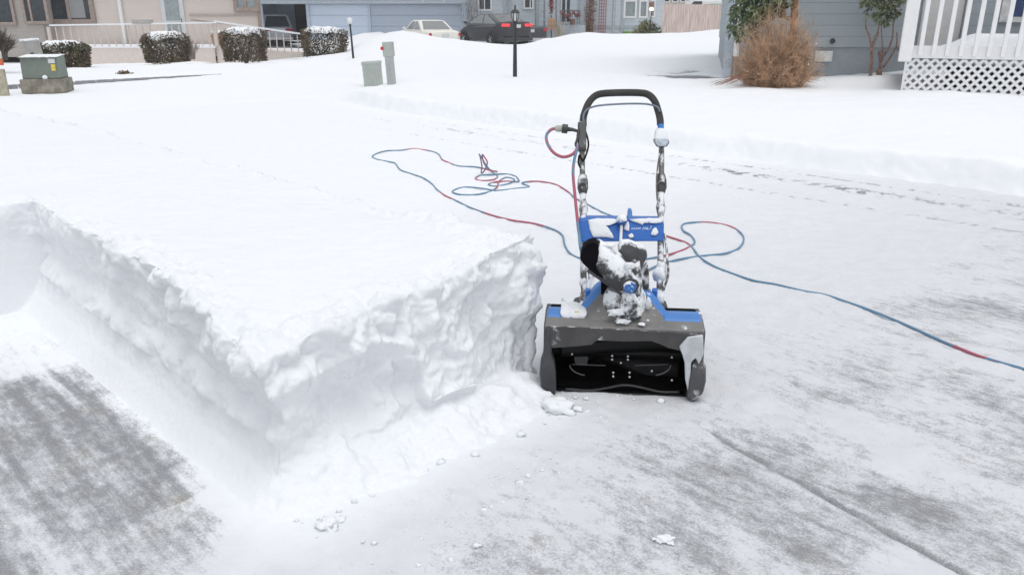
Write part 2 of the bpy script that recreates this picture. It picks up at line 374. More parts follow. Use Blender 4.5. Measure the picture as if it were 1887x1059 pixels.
def block():
    L = np.linspace(0, 1, 56); pu, pl1, pl2 = [], [], []
    def seg(us, a, b_): pu.append(us); pl1.append(np.full(len(us), a) if np.isscalar(a) else a); pl2.append(np.full(len(us), b_) if np.isscalar(b_) else b_)
    seg(spaced((1.12, 1.655, .012))[:-1], 0, 0); seg(1.655 + .035 * L, L, 0); seg(spaced((1.695, 3.66, .012))[:-1], 1, 0)
    L2 = np.linspace(0, 1, 40); seg(3.66 + .05 * L2, 1, L2); seg(spaced((3.715, 5.5, .015, .03), (5.5, 9.9, .03, .08)), 1, 1)
    pu, pl1, pl2 = map(np.concatenate, (pu, pl1, pl2)); qv, ql, qr = [], [], []
    def sq(vs, a, b_): qv.append(vs); ql.append(np.full(len(vs), a) if np.isscalar(a) else a); qr.append(np.full(len(vs), b_) if np.isscalar(b_) else b_)
    sq(spaced((-3, .3, .25, .02), (.3, .795, .012))[:-1], 0, 1)
    PF = ([0, .05, .12, .32, .36, .385, .6, .85, 1], [.765, .79, .808, .832, .842, .862, .858, .838, .835]); sq(.765 + .07 * L, L, 1)
    sq(spaced((.845, 1.77, .012))[:-1], 1, 1); LR = np.linspace(1, 0, 44); sq(1.775 + .03 * (1 - LR), 1, LR); sq(spaced((1.81, 2.10, .012)), 1, 0)
    qv, ql, qr = map(np.concatenate, (qv, ql, qr))
    U0 = np.repeat(pu[:, None], len(qv), 1); V0 = np.repeat(qv[None, :], len(pu), 0); U, V = U0.copy(), V0.copy()
    l1, l2 = pl1[:, None], pl2[:, None]; hl, hr = ql[None, :], qr[None, :]
    f = np.minimum(hr, np.maximum(np.minimum(l1, hl), l2)); far = 1 - ss(8.4, 9.8, U)
    H = (SNOW_H + .02 * pn(U * .9, V * .9, 3) - .05 * ss(5, 9, U) + .05 * ss(1.25, 1.75, V) * ss(2.6, 1.8, U) - .06 * np.exp(-((U - 1.70) ** 2 + (V - .8) ** 2) / .05)) * (.25 + .75 * far)
    U = U + (.05 * pn(V * 1.7, 3.3, 0) + .02 * pn(V * 6, 1.1, 4)) * (1 - ss(1.7, 2.4, U)) * ss(.9, 1.1, V)
    V = V + (np.interp(f, *PF) - (.765 + .07 * f)) * ss(.70, .76, V0) * ss(.97, .84, V0)
    cr = np.exp(-((U0 - 1.69) ** 2 + (V0 - .80) ** 2) / .02); U = U - .03 * cr * f; V = V - .06 * np.exp(-((U0 - 1.66) / .55) ** 2) * f * ss(.70, .78, V0) * ss(1.15, .84, V0)
    V = V + (.022 * pn(U * 2.1, 1.2, 4) + .025 * pn(U * 6, 0.2, 9) * f) * (V < 1.2) * ss(.5, .8, V) * (1 - ss(.9, 1.2, V))
    V = V + .04 * pn(U * 2.2, 7, 4) * (1 - ss(0, .3, np.abs(V - 1.79)))
    V = V + (.05 * (f - .6) + .03 * pn(U * 4, f * 3, 2)) * (hr < 1) * (f > 0)
    df = np.maximum(1.655 - U0, 0); dl = np.maximum(.78 - V0, 0); dr = np.maximum(V0 - 1.805, 0)
    A = -.03 + (.115 + .05 * pn(V0 * 4, 1, 8)) * np.clip(1 - df / (.33 + .12 * pn(V0 * 5, 2, 2)), 0, 1) ** 1.7 * ss(.60, 1.05, V0) * (1 - ss(1.66, 1.85, V0)) * (l2 < .01)
    A = A + .05 * np.clip(1 - dl / .13, 0, 1) ** 2.2 * ss(1.45, 1.75, U0) * (V0 < 1) + .055 * np.clip(1 - dr / .2, 0, 1) ** 2 * (V0 > 1.6) * ss(1.62, 1.75, U0)
    Z = A * (1 - f) + H * f; X, Y = uv2xy(U, V)
    # near part: closed volume -> even voxel skin -> crumbled
    i0, i1 = 0, int(np.searchsorted(pu, 4.45)); j0, j1 = int(np.searchsorted(qv, .28)), len(qv)
    T = np.stack([X, Y, Z], -1)[i0:i1, j0:j1]; n, m = T.shape[:2]; Bt = T.copy(); Bt[..., 2] = -.10
    idx = np.arange(n * m).reshape(n, m); off = n * m
    qt = np.stack([idx[:-1, :-1], idx[1:, :-1], idx[1:, 1:], idx[:-1, 1:]], -1).reshape(-1, 4)
    bd = np.concatenate([idx[0, :], idx[1:, -1], idx[-1, -2::-1], idx[-2::-1, 0]]); qs = np.stack([bd[:-1], bd[1:], bd[1:] + off, bd[:-1] + off], -1)
    me = raw_mesh('block_base', np.concatenate([T.reshape(-1, 3), Bt.reshape(-1, 3)]), np.concatenate([qt, qt[:, ::-1] + off, qs]))
    bm = bmesh.new(); bm.from_mesh(me); bmesh.ops.recalc_face_normals(bm, faces=bm.faces); bm.to_mesh(me); bm.free()
    tmp = link(bpy.data.objects.new('block_base', me)); md = tmp.modifiers.new('r', 'REMESH'); md.mode = 'VOXEL'; md.voxel_size = .0056; md.adaptivity = 0
    dg = bpy.context.evaluated_depsgraph_get(); ev = bpy.data.meshes.new_from_object(tmp.evaluated_get(dg)); bpy.data.objects.remove(tmp)
    co = np.empty(len(ev.vertices) * 3, np.float32); ev.vertices.foreach_get('co', co); co = co.reshape(-1, 3).astype(float)
    q = np.empty(len(ev.polygons) * 4, np.int32); ev.loops.foreach_get('vertex_index', q); q = q.reshape(-1, 4)
    e = np.empty(len(ev.edges) * 2, np.int32); ev.edges.foreach_get('vertices', e); e = e.reshape(-1, 2)
    P = lap(co, e, 10); N = vnormals(lap(P, e, 16), q)
    zm = np.argmax(P[:, 2]); N = N if N[zm, 2] > 0 else -N
    P = lap(crumble(P, N), e, 1, .35)
    uu, vv = xy2uv(P[:, 0], P[:, 1]); ok = (P[:, 2] > -.014) & (uu < 4.42) & (vv > .31); keep = ok[q].any(1) & (uu[q] < 4.44).all(1) & (vv[q] > .29).all(1)
    q = q[keep]
    # the rest of the slab farther off, as a plain relief
    G = np.stack([X, Y, Z], -1)
    for _ in range(6):
        Q = G.copy(); Q[1:-1, 1:-1] = .5 * G[1:-1, 1:-1] + .125 * (G[:-2, 1:-1] + G[2:, 1:-1] + G[1:-1, :-2] + G[1:-1, 2:]); G = Q
    ig = np.arange(G.shape[0] * G.shape[1]).reshape(G.shape[:2]); qg = np.stack([ig[:-1, :-1], ig[1:, :-1], ig[1:, 1:], ig[:-1, 1:]], -1).reshape(-1, 4); G = G.reshape(-1, 3)
    Ng = vnormals(G, qg); Ng = Ng if Ng[:, 2].mean() > 0 else -Ng; G = crumble(G, Ng)
    u0, v0 = U0.ravel()[qg], V0.ravel()[qg]
    kg = ((u0 > 4.38).all(1) | (v0 < .33).all(1)) & (G[:, 2][qg] > -.014).any(1); qg = qg[kg]
    co = np.concatenate([P, G]); q = np.concatenate([q, qg + len(P)])
    used = np.zeros(len(co), bool); used[q.ravel()] = True; mp = np.cumsum(used) - 1
    me = raw_mesh('snow_block', co[used], mp[q]); me.polygons.foreach_set('use_smooth', np.ones(len(me.polygons), bool)); me.materials.append(snow_m)
    bm = bmesh.new(); bm.from_mesh(me); bmesh.ops.recalc_face_normals(bm, faces=bm.faces); bm.to_mesh(me); bm.free()
    return tag(link(bpy.data.objects.new('snow_block', me)), 'thick slab of uncleared snow with a crumbling cut face left of the snow blower', 'snow bank')
block()
# ------------------------------------------------------------------ snow covered yards, street and ploughed ridge
RIDGE = [(-900, 104), (250, 104), (560, 97), (640, 90), (660, 78), (700, 66), (738, 57), (762, 60), (790, 68), (860, 76), (905, 83), (975, 85), (1000, 74), (1060, 63), (1085, 61), (1120, 63.5), (1200, 63), (1260, 61), (1333, 54), (1500, 50), (2600, 50)]
_rp = [yp(a, b, 30) for a, b in RIDGE]; RX = np.array([p.x for p in _rp]); RZ = np.array([p.z for p in _rp])
CURB_P, CURB_D = Vector((-8.6, 13.45)), Vector((.545, .84)).normalized()
def terrain_z(X, Y):
    X = np.asarray(X, float); Y = np.asarray(Y, float)
    U, V = xy2uv(X, Y)
    rz = np.interp(X * 30 / np.maximum(Y, 20), RX, RZ)
    right = ss(-5.5, -2.0, X - .25 * (Y - 12))
    base = .05 + (.15 * ss(5.9, 6.6 + 9 * ss(9.5, 12, U), V) + .11 * ss(6.4, 8.5 + 8 * ss(9.5, 12, U), V)) * (1 - ss(16, 22, Y)) + .06 * ss(14, 22, Y) * right
    base = base + .14 * np.exp(-((X - 5.9) / 1.3) ** 2 - ((Y - 11.6) / .8) ** 2)
    base = base - .05 * ss(5.5, 7.5, X) * ss(11, 9, Y)
    st = ss(10.4, 11.4, U + .25 * pn(X * .8, Y * .8, 1)) * (1 - ss(15.2, 16.2, U - .21 * (V - 3.5)))
    base = base * (1 - .75 * st * (V < 9))
    # beyond the far kerb
    side = (X - CURB_P.x) * CURB_D.y - (Y - CURB_P.y) * CURB_D.x      # negative = yard side
    yard = ss(.02, -.12, side) * ss(-3, -5, X)
    base = base * (1 - yard) + (.11 + .02 * pn(X * .7, Y * .7, 2) - .11 * ss(14, 24, Y)) * yard
    k = ss(19 - 6.5 * right, 29.5, Y); z = base * (1 - k) + rz * k
    drop = ss(31, 35.5, Y) * ss(-8, -5, X)
    z = z * (1 - drop) + (-.27) * drop
    z = z + ss(30, 31, Y) * (X < -8) * 0
    amp = .025 + .03 * ss(12, 30, Y)
    z = z + amp * fbm(X * .8, Y * .8, 2, 3) * (1 - .8 * st) + .012 * fbm(X * 4, Y * 4, 6, 3) * ss(30, 14, Y)
    return z
def tz(x, y): return float(terrain_z(np.array([x]), np.array([y]))[0])
def gpt(px, py):
    p = gp(px, py, .2)
    for _ in range(8): p = gp(px, py, tz(p.x, p.y))
    return p
def snow_field():
    u = spaced((-9, -.8, .4, .04), (-.8, 7, .03), (7, 14, .03, .07), (14, 24, .07, .2), (24, 70, .2, 3))
    v = spaced((-60, -6, 3, .25), (-6, 5.9, .25, .1), (5.9, 6.75, .012), (6.75, 9, .03, .06), (9, 16, .06, .15), (16, 90, .15, 3))
    U, V = np.meshgrid(u, v, indexing='ij'); X, Y = uv2xy(U, V); Z = terrain_z(X, Y)
    wob = .07 * fbm(U * .9, 2, 3, 3) + .02 * fbm(U * 5, V * 5, 1, 3) + .014 * fbm(U * 19, V * 19, 1, 3)
    e = V - (6.27 + .25 * ss(8, 11, U)) - wob
    l1 = ss(-.05, .13, e); pile = .012 * np.exp(-((e - .16) / .13) ** 2) * (1 + .8 * fbm(U * 5, V * 5, 4, 3)) * ss(11.5, 8, U)
    crumb = .022 * np.abs(fbm(U * 9, V * 9, 3, 3)) * np.exp(-((e - .02) / .12) ** 2)
    l2 = ss(10.75, 11.15, U + .25 * fbm(V * .8, 1, 5, 3))
    lift = np.maximum(l1, l2)
    Z = -.03 + (Z + pile + .03) * lift + crumb * (V > 5.9) * ss(-.12, .0, e) * (1 - l2)
    bare = np.full(U.shape, -.6)
    def patch(px0, py0, px1, py1, wd, amt, z=.3):
        a, b_ = gpt(px0, py0), gpt(px1, py1); d = (b_ - a).xy; L = d.length; d.normalize()
        s = (X - a.x) * d.x + (Y - a.y) * d.y; t = -(X - a.x) * d.y + (Y - a.y) * d.x
        k = ss(-.15, .15, s + .2 * pn(X * 2, Y * 2, 1)) * ss(L + .15, L - .15, s) * np.exp(-((t + .08 * pn(X * 3, Y * 3, 4)) / wd) ** 4)
        return k * amt, k
    for a in ((1208, 140, 1312, 138, .55, 2.0), (1225, 132, 1300, 128, .2, 1.3), (1050, 133, 1200, 127, .35, .62), (1120, 148, 1250, 150, .6, .56), (1190, 172, 1250, 171, .12, .8)):
        k, q = patch(*a); bare = bare + k; Z = Z - .05 * q * (a[5] > .9)
    side = (X - CURB_P.x) * CURB_D.y - (Y - CURB_P.y) * CURB_D.x
    bare = bare + np.exp(-((side + .25) / .22) ** 2) * (.48 + .4 * fbm(X * 2, Y * 2, 3, 3)) * (X < -5.2) * ss(-5, -7.5, X)
    keep = (Z > -.029); keep = keep[:-1, :-1] | keep[1:, 1:] | keep[1:, :-1] | keep[:-1, 1:]
    return tag(grid_obj('snow_field', X, Y, Z, terrain_m, keep, attrs={'bare': bare}), kind='structure')
snow_field()
# wide ground out to the horizon
b = MB(); b.add([(-100, -30, -.45), (100, -30, -.45), (100, 150, -.45), (-100, 150, -.45)], [(0, 1, 2, 3)])
tag(b.build('ground', field_m), kind='structure')
b = MB(); p0 = CURB_P - CURB_D * 7; prev = None
for i in range(60):
    a, c = CURB_P + CURB_D * (-7 + 11.4 * i / 60), CURB_P + CURB_D * (-7 + 11.4 * (i + 1) / 60)
    zk = .05 - .06 * max(0, (i - 40) / 20); b.bar((a.x, a.y, zk), (c.x, c.y, zk), .15, .09)
tag(b.build('kerb', M('kerb_concrete', (.27, .27, .28), .85, snow=.36, sscale=9, up=.18)), kind='structure')

# ------------------------------------------------------------------ common materials
white_p = M('white_paint', (.78, .78, .77), .5, var=.04)
glass_d = M('dark_glass', (.05, .06, .07), .08, var=.3, bump=0)
glass_g = M('grey_glass', (.22, .24, .25), .12, var=.2, bump=0)
glass_h = M('hazy_glass', (.30, .34, .35), .15, var=.15, bump=0)
black_m = M('black_paint', (.025, .027, .03), .45)
def siding(name, col, pitch, depth=.6, var=.05, lines=.55):
    m, n, l, b = newmat(name)
    g = n.new('ShaderNodeNewGeometry'); sx = n.new('ShaderNodeSeparateXYZ'); l.new(g.outputs['Position'], sx.inputs[0])
    fr = mth(n, l, 'FRACT', mth(n, l, 'DIVIDE', sx.outputs[2], pitch))
    c = mixc(n, l, noise(n, l, 3, 5, vec=g.outputs['Position']), tuple(x * (1 - var) for x in col), tuple(x * (1 + var) for x in col))
    line = rng(n, l, fr, .93, 1)
    c = mixc(n, l, mth(n, l, 'MULTIPLY', line, lines), c, tuple(x * .35 for x in col))
    l.new(c, b.inputs['Base Color']); b.inputs['Roughness'].default_value = .7; b.inputs['Specular IOR Level'].default_value = .25
    h = mth(n, l, 'ADD', mth(n, l, 'MULTIPLY', fr, -1), mth(n, l, 'MULTIPLY', noise(n, l, 40, 4, vec=g.outputs['Position']), .12))
    l.new(bumpn(n, l, h, depth, .015), b.inputs['Normal']); return m
def boards(name, col, pitch):
    m, n, l, b = newmat(name)
    g = n.new('ShaderNodeNewGeometry'); sx = n.new('ShaderNodeSeparateXYZ'); l.new(g.outputs['Position'], sx.inputs[0])
    fr = mth(n, l, 'FRACT', mth(n, l, 'DIVIDE', sx.outputs[0], pitch))
    c = mixc(n, l, noise(n, l, 2.2, 5, vec=g.outputs['Position']), tuple(x * .8 for x in col), tuple(x * 1.15 for x in col))
    c = mixc(n, l, mth(n, l, 'MULTIPLY', rng(n, l, fr, .88, 1), .5), c, tuple(x * .3 for x in col))
    l.new(c, b.inputs['Base Color']); b.inputs['Roughness'].default_value = .8; return m

def wall_rect(b, x0, x1, z0, z1, y, th):
    b.box(((x0 + x1) / 2, y + th / 2, (z0 + z1) / 2), (x1 - x0, th, z1 - z0))
def window(parent, px0, px1, py0, py1, Y, frame_m, pane_m, fw=.07, mull=(), off=(0, 0), name='window', z1=None):
    a, c = yp(px0, py1, Y), yp(px1, py0, Y); top = z1 if z1 else c.z
    b = MB(); y = Y - .06
    b.box(((a.x + c.x) / 2, y, a.z), (c.x - a.x + fw, .09, fw)); b.box(((a.x + c.x) / 2, y, top), (c.x - a.x + fw, .09, fw))
    for x in (a.x, c.x): b.box((x, y, (a.z + top) / 2), (fw, .088, top - a.z - fw))
    for mx in mull:
        x = yp(mx, py1, Y).x; b.box((x, y + .005, (a.z + top) / 2), (fw * .7, .06, top - a.z - fw))
    f = b.build(name, frame_m, parent, bevel=.006)
    b = MB(); b.box(((a.x + c.x) / 2, Y - .03, (a.z + top) / 2), (c.x - a.x - fw, .012, top - a.z - fw)); b.build('pane', pane_m, f)
    return f
def gable(b, x0, x1, y0, y1, z0, h, oh=.4):
    ym = (y0 + y1) / 2
    a = [(x0 - oh, y0 - oh, z0), (x0 - oh, ym, z0 + h), (x0 - oh, y1 + oh, z0), (x0 - oh, y1 + oh, z0 + .18), (x0 - oh, ym, z0 + h + .2), (x0 - oh, y0 - oh, z0 + .18)]
    b.prism(a, (x1 - x0 + 2 * oh, 0, 0))
roof_m = M('snowy_roof', (.12, .12, .13), .9, snow=.85, up=.1)

# ------------------------------------------------------------------ beige house on the left with its porch
beige = siding('beige_siding', (.66, .585, .535), .28, .08, lines=.12); brown_t = M('brown_trim', (.33, .265, .23), .7); bay_c = M('taupe_stucco', (.40, .37, .345), .9, var=.08)
HY = 31.0
h = thing('beige_house', 'beige sided house with brown trimmed windows and a white storm door behind the porch', 'house', (yp(240, 60, HY).x, HY, -.1))
hz = lambda bld, nm, m, **k: bld.build(nm, m, h, shift=h.location, **k)
xr = yp(484, 60, HY).x
b = MB(); b.prism([(-26, HY, -.25), (xr, HY, -.25), (xr - 3.2, HY + 8, -.25), (-26, HY + 8, -.25)], (0, 0, 2.9)); hz(b, 'wall', beige)
b = MB(); gable(b, -26, xr - 1.2, HY, HY + 8, 2.66, 2.2); hz(b, 'roof', roof_m)
BAY = 30.2; bx0, bx1 = yp(-260, 60, BAY).x, yp(82, 60, BAY).x
b = MB(); b.box(((bx0 + bx1) / 2, BAY + .38, 1.2), (bx1 - bx0, .76, 2.88)); hz(b, 'bay_wall', bay_c)
b = MB(); b.box(((bx0 + bx1) / 2, BAY + .35, 2.72), (bx1 - bx0 + .3, 1.1, .14)); hz(b, 'bay_roof', roof_m)
for (a, c, y1, Y, mul) in ((-6, 10, 44, BAY, ()), (50, 73, 42, BAY, (62,)), ):
    w = window(h, a, c, -60, y1, Y, brown_t, glass_d, .1, mul, z1=2.35)
    for o in (w,) + tuple(w.children): pass
def into(o, par):
    o.location = -par.location
wn_ = [window(h, 93, 168, 0, 40, HY, brown_t, glass_d, .16, (131,), z1=2.3), window(h, 436, 474, 0, 18, HY, brown_t, glass_h, .14, (454,), z1=2.3)]
b = MB(); a = yp(150, 40, HY); c = yp(131, 40, HY); d_ = yp(163, 40, HY)
b.box(((c.x + d_.x) / 2, HY - .045, (a.z + 2.3) / 2), (d_.x - c.x - .1, .01, 2.3 - a.z - .25)); b.build('curtain', M('pale_curtain', (.30, .31, .31), .8, stretch=(30, 1, 1)), wn_[0])
b = MB(); a, c = yp(226, 60, HY), yp(234, 60, HY); b.box(((a.x + c.x) / 2, HY - .07, 1.05), (.12, .12, 2.9)); hz(b, 'downspout', white_p, bevel=.02)
a, c = yp(306, 76, HY), yp(347, 76, HY)
b = MB(); b.box(((a.x + c.x) / 2, HY - .04, .95), (c.x - a.x, .075, 2.5)); dr_ = hz(b, 'door', M('storm_door_white', (.62, .64, .65), .4, var=.05), bevel=.01)
b = MB()
for z0, z1 in ((.25, .95), (1.05, 2.05)): b.box(((a.x + c.x) / 2, HY - .088, (z0 + z1) / 2), (c.x - a.x - .32, .02, z1 - z0))
b.build('pane', glass_h, dr_).location = (0, 0, 0)
dr_.children[0].data.transform(Matrix.Translation(-h.location))
b = MB(); b.tube([(c.x - .1, HY - .1, .98), (c.x - .1, HY - .14, .98), (c.x - .1, HY - .14, 1.10), (c.x - .1, HY - .1, 1.10)], .014, 6); b.build('handle', black_m, dr_, shift=h.location)
b = MB(); a = yp(350, 28, HY); b.box(((a.x + xr) / 2, HY - .02, a.z), (xr - a.x, .045, .07)); hz(b, 'trim_band', M('beige_trim', (.44, .385, .345), .8))
b = MB(); b.box((xr - .05, HY - .02, 1.2), (.14, .06, 2.9)); hz(b, 'corner_board', brown_t)
for o in list(h.children):
    if o.name.startswith('window'):
        for q in (o,) + tuple(o.children): q.data.transform(Matrix.Translation(-h.location))

PY = 28.6; rail_c = M('cream_rail', (.60, .54, .485), .65, var=.08); rail_s = M('snowy_cream_rail', (.60, .54, .485), .65, snow=.62, up=.35)
pr = thing('porch', 'cream wooden porch and ramp with baluster railings in front of the beige house', 'porch', (yp(240, 88, PY).x, PY, 0))
pb = lambda bld, nm, m, **k: bld.build(nm, m, pr, shift=pr.location, **k)
a, c = yp(92, 88, PY), yp(398, 85, PY)
b = MB(); b.box(((a.x + c.x) / 2, PY + .95, a.z + .02), (c.x - a.x + .1, 2.3, .05)); pb(b, 'deck_floor', M('snowy_deck', (.4, .36, .33), .8, snow=.9))
b = MB(); b.box(((a.x + c.x) / 2, PY - .16, (a.z - .5) / 2), (c.x - a.x, .04, a.z + .52)); pb(b, 'skirt', M('cream_skirt', (.68, .61, .555), .8, stretch=(8, 8, .5)))
def railing(p0, p1, q0, q1, n, thick=.032):
    """p = top rail ends, q = baluster foot ends"""
    pb(MB().bar(p0, p1, .09, .05), 'top_rail', rail_s)
    for i in range(n):
        t = i / (n - 1); A = Vector(p0).lerp(Vector(p1), t); B_ = Vector(q0).lerp(Vector(q1), t)
        w = .09 if i in (0, n - 1) else thick
        pb(MB().box(((A.x + B_.x) / 2, (A.y + B_.y) / 2 - .001, (A.z + B_.z) / 2 - .025), (w, w, A.z - B_.z - .05)), 'post' if w > .05 else 'baluster', rail_c)
railing(yp(92, 47, PY - .18), yp(398, 42, PY - .18), yp(92, 89, PY - .18), yp(398, 86, PY - .18), 24)
railing(yp(396, 40, PY - .1), yp(562, 64, PY - 1), yp(396, 87, PY - .1), yp(562, 97, PY - 1), 14)
b = MB(); b.prism([yp(398, 86, PY - .1), yp(565, 98, PY - .9), Vector(yp(565, 98, PY - .9)) + Vector((0, 0, -.12)), Vector(yp(398, 86, PY - .1)) + Vector((0, 0, -.6))], (0, 1.2, 0)); pb(b, 'ramp', M('cream_skirt', (.68, .61, .555)))
b = MB(); b.bar(yp(352, 37, PY + 1.3), yp(470, 50, PY + 1.1), .07, .05); pb(b, 'inner_rail', brown_t)

b = MB(); a, c = yp(247, 46, PY - .18), yp(279, 37, PY - .18); b.box(((a.x + c.x) / 2, PY - .18, (a.z + c.z) / 2 + .03), (c.x - a.x, .3, c.z - a.z))
tag(b.build('planter_box', M('weathered_box', (.42, .40, .37), .8, snow=.1, up=.6), bevel=.015), 'small snow topped planter box sitting on the porch top rail', 'planter box')
pc = yp(380, 80, PY - .6); t = thing('flower_pot', 'terracotta flower pot with snowy plant tufts on the porch', 'flower pot', (pc.x, PY + .6, yp(380, 84, PY + .6).z))
b = MB(); b.lathe([(.0, 0), (.19, 0), (.23, .28), (.25, .28), (.25, .36), (.22, .36), (.2, .33), (0, .33)], (0, 0, 0), n=18); b.build('pot', M('terracotta', (.42, .22, .14), .8), t, smooth='auto')
b = MB()
for x in (-.13, .06, .15):
    b.lathe([(.0, .33), (.05, .36), (.085, .42), (.06, .50), (0, .52)], (x, 0, 0), n=9)
b.build('plant', M('frosted_tuft', (.16, .17, .13), .8, snow=.55), t, smooth=True)
t = None

# ------------------------------------------------------------------ blue grey houses across the street
GY = 45.0
blue_s = siding('blue_siding', (.46, .53, .61), .3, .25); blue_l = M('pale_blue_door', (.55, .635, .74), .5, var=.03); blue_d = M('slate_blue', (.40, .46, .54), .55, var=.05); greyt = M('grey_trim', (.40, .44, .475), .7)
g = thing('garage', 'long blue grey garage with one open bay and closed pale blue doors', 'garage', (yp(670, 70, GY).x, GY, -.3))
gb = lambda bld, nm, m, **k: bld.build(nm, m, g, shift=g.location, **k)
X = lambda px: yp(px, 60, GY).x
Zt = yp(600, 8, GY).z
b = MB()
wall_rect(b, X(440), X(487), -.5, Zt, GY, .2); wall_rect(b, X(567), X(573), -.5, Zt, GY, .2); wall_rect(b, X(680), X(684), -.5, Zt, GY, .2); wall_rect(b, X(852), X(862), -.5, Zt, GY, .2)
wall_rect(b, X(440), X(862), Zt, 2.7, GY, .2)
b.box(((X(440) + X(862)) / 2, GY + 7, 1.1), (X(862) - X(440), .2, 3.2)); b.box((X(440) + .1, GY + 3.6, 1.1), (.2, 6.6, 3.2)); b.box((X(862) - .1, GY + 3.6, 1.1), (.2, 6.6, 3.2)); b.box((X(570), GY + 3.6, 1.1), (.12, 6.6, 3.2))
gb(b, 'wall', blue_s)
b = MB(); b.box(((X(487) + X(567)) / 2, GY + 3.5, -.42), (X(567) - X(487), 6.9, .1)); gb(b, 'bay_floor', M('garage_floor', (.12, .12, .12), .8))
b = MB(); b.box(((X(487) + X(567)) / 2, GY + 6.8, 1.0), (X(567) - X(487), .1, 3.0)); gb(b, 'bay_back_wall', M('dark_boards', (.07, .065, .06), .9))
for x0, x1, m in ((573, 680, blue_l), (684, 852, blue_d)):
    b = MB()
    for i in range(4):
        z0, z1 = -.45 + (Zt + .45) * i / 4, -.45 + (Zt + .45) * (i + 1) / 4 - .012
        wall_rect(b, X(x0), X(x1), z0, z1, GY + .08, .06)
    gb(b, 'garage_door', m, bevel=.008)
b = MB(); b.box(((X(440) + X(862)) / 2, GY - .22, yp(600, 5, GY).z), (X(862) - X(440) + .3, .16, .13)); gb(b, 'gutter', greyt, bevel=.02)
b = MB(); gable(b, X(440), X(862), GY, GY + 7.2, 2.71, 2); gb(b, 'roof', roof_m)
for q in (779, 818): gb(MB().lathe([(.0, 0), (.07, .02), (.09, .1), (.05, .14), (0, .14)], yp(q, 3, GY - .1), (0, -1, -.5), n=10), 'floodlight', white_p)

BY = 46.5
hb = thing('blue_house', 'blue grey sided house with white framed windows and a dark railed entry', 'house', (yp(1040, 70, BY).x, BY, -.3))
bb = lambda bld, nm, m, **k: bld.build(nm, m, hb, shift=hb.location, **k)
X = lambda px: yp(px, 60, BY).x
blue_w = siding('pale_blue_siding', (.56, .615, .655), .3, .25)
b = MB(); b.box(((X(858) + X(1222)) / 2, BY + 4, 1.2), (X(1222) - X(858), 8, 3.2)); bb(b, 'wall', blue_w)
b = MB(); gable(b, X(858), X(1222), BY, BY + 8, 2.81, 2.2); bb(b, 'roof', roof_m)
b = MB(); b.box(((X(858) + X(1222)) / 2, BY - .03, yp(1000, 50, BY).z), (X(1222) - X(858), .06, .16)); bb(b, 'base_band', greyt)
for q in (931, 940, 990, 1066, 1130, 1146): 
    b = MB(); b.box((X(q), BY - .05, 1.15), (.13, .1, 3.1)); bb(b, 'corner_board', greyt)
ws = [window(hb, 882, 905, 0, 19, BY, white_p, glass_d, .09, (893,), z1=2.3), window(hb, 966, 982, 0, 16, BY, white_p, glass_d, .09, (977,), z1=2.3), window(hb, 1150, 1172, 2, 32, BY, white_p, glass_h, .1, z1=None), window(hb, 1178, 1193, 2, 32, BY, white_p, glass_h, .1), window(hb, 1198, 1207, 2, 31, BY, white_p, glass_h, .08)]
for w in ws:
    for q in (w,) + tuple(w.children): q.data.transform(Matrix.Translation(-hb.location))
a, c = yp(1033, 44, BY), yp(1051, -8, BY)
b = MB(); b.box(((a.x + c.x) / 2, BY - .08, (a.z + 2.2) / 2), (c.x - a.x, .1, 2.2 - a.z)); d2 = bb(b, 'door', white_p, bevel=.01)
b = MB()
for q in (1037.5, 1046): b.box((X(q), BY - .14, (a.z + 2.3) / 2 + .1), (.17, .02, 1.5))
b.build('pane', glass_d, d2, shift=hb.location)
# entry landing, stair rail
e = thing('entry_steps', 'dark metal railings and steps with red garlands at the blue house door', 'steps', (X(1030), BY - 1.2, -.3))
eb = lambda bld, nm, m, **k: bld.build(nm, m, e, shift=e.location, **k)
zl = yp(1040, 46, BY - 1).z
b = MB(); b.box((X(1045), BY - .68, (zl - .5) / 2), (X(1075) - X(1015), 1.15, zl + .48)); eb(b, 'landing', greyt)
b = MB()
for i in range(4): b.box((X(1012) - .28 * i - .1, BY - .7, (zl - .5) / 2 - .1 * (i + 1)), (.29, 1.1, max(.15, zl + .45 - .2 * (i + 1)))); 
eb(b, 'stairs', greyt)
irn = M('dark_iron', (.10, .11, .12), .6)
b = MB(); b.tube([yp(1034, 20, BY - 1.2), yp(1068, 20, BY - 1.2)], .03, 6); eb(b, 'hand_rail', irn)
b = MB(); b.tube([yp(985, 35, BY - 1.2), yp(1002, 20, BY - 1.2)], .03, 6); b.tube([yp(999, 40, BY - 1.4), yp(1024, 22, BY - 1.4)], .03, 6); eb(b, 'hand_rail', M('grey_rail', (.38, .41, .44)))
for i in range(9):
    q = 1034 + 34 * i / 8; eb(MB().tube([yp(q, 20, BY - 1.2), yp(q, 46, BY - 1.2)], .018, 5), 'baluster', irn)
for q in (987, 1003, 1016, 1025):
    eb(MB().tube([yp(q, -20, BY - 1.3), yp(q, 52, BY - 1.3)], .05, 6), 'post', M('grey_post', (.22, .24, .26)))
def fluff(b, pts, r, n, s):
    for _ in range(n):
        i = rnd.randrange(len(pts) - 1); p = Vector(pts[i]).lerp(Vector(pts[i + 1]), rnd.random()) + Vector((rnd.gauss(0, r), rnd.gauss(0, r), rnd.gauss(0, r)))
        d = Vector((rnd.gauss(0, 1), rnd.gauss(0, 1), rnd.gauss(0, 1))).normalized() * s; d2_ = d.orthogonal().normalized() * s * .4
        b.add([p - d, p - d2_, p + d, p + d2_], [(0, 1, 2, 3)])
gar = M('garland_red', (.24, .09, .09), .8, var=.6, scale=9)
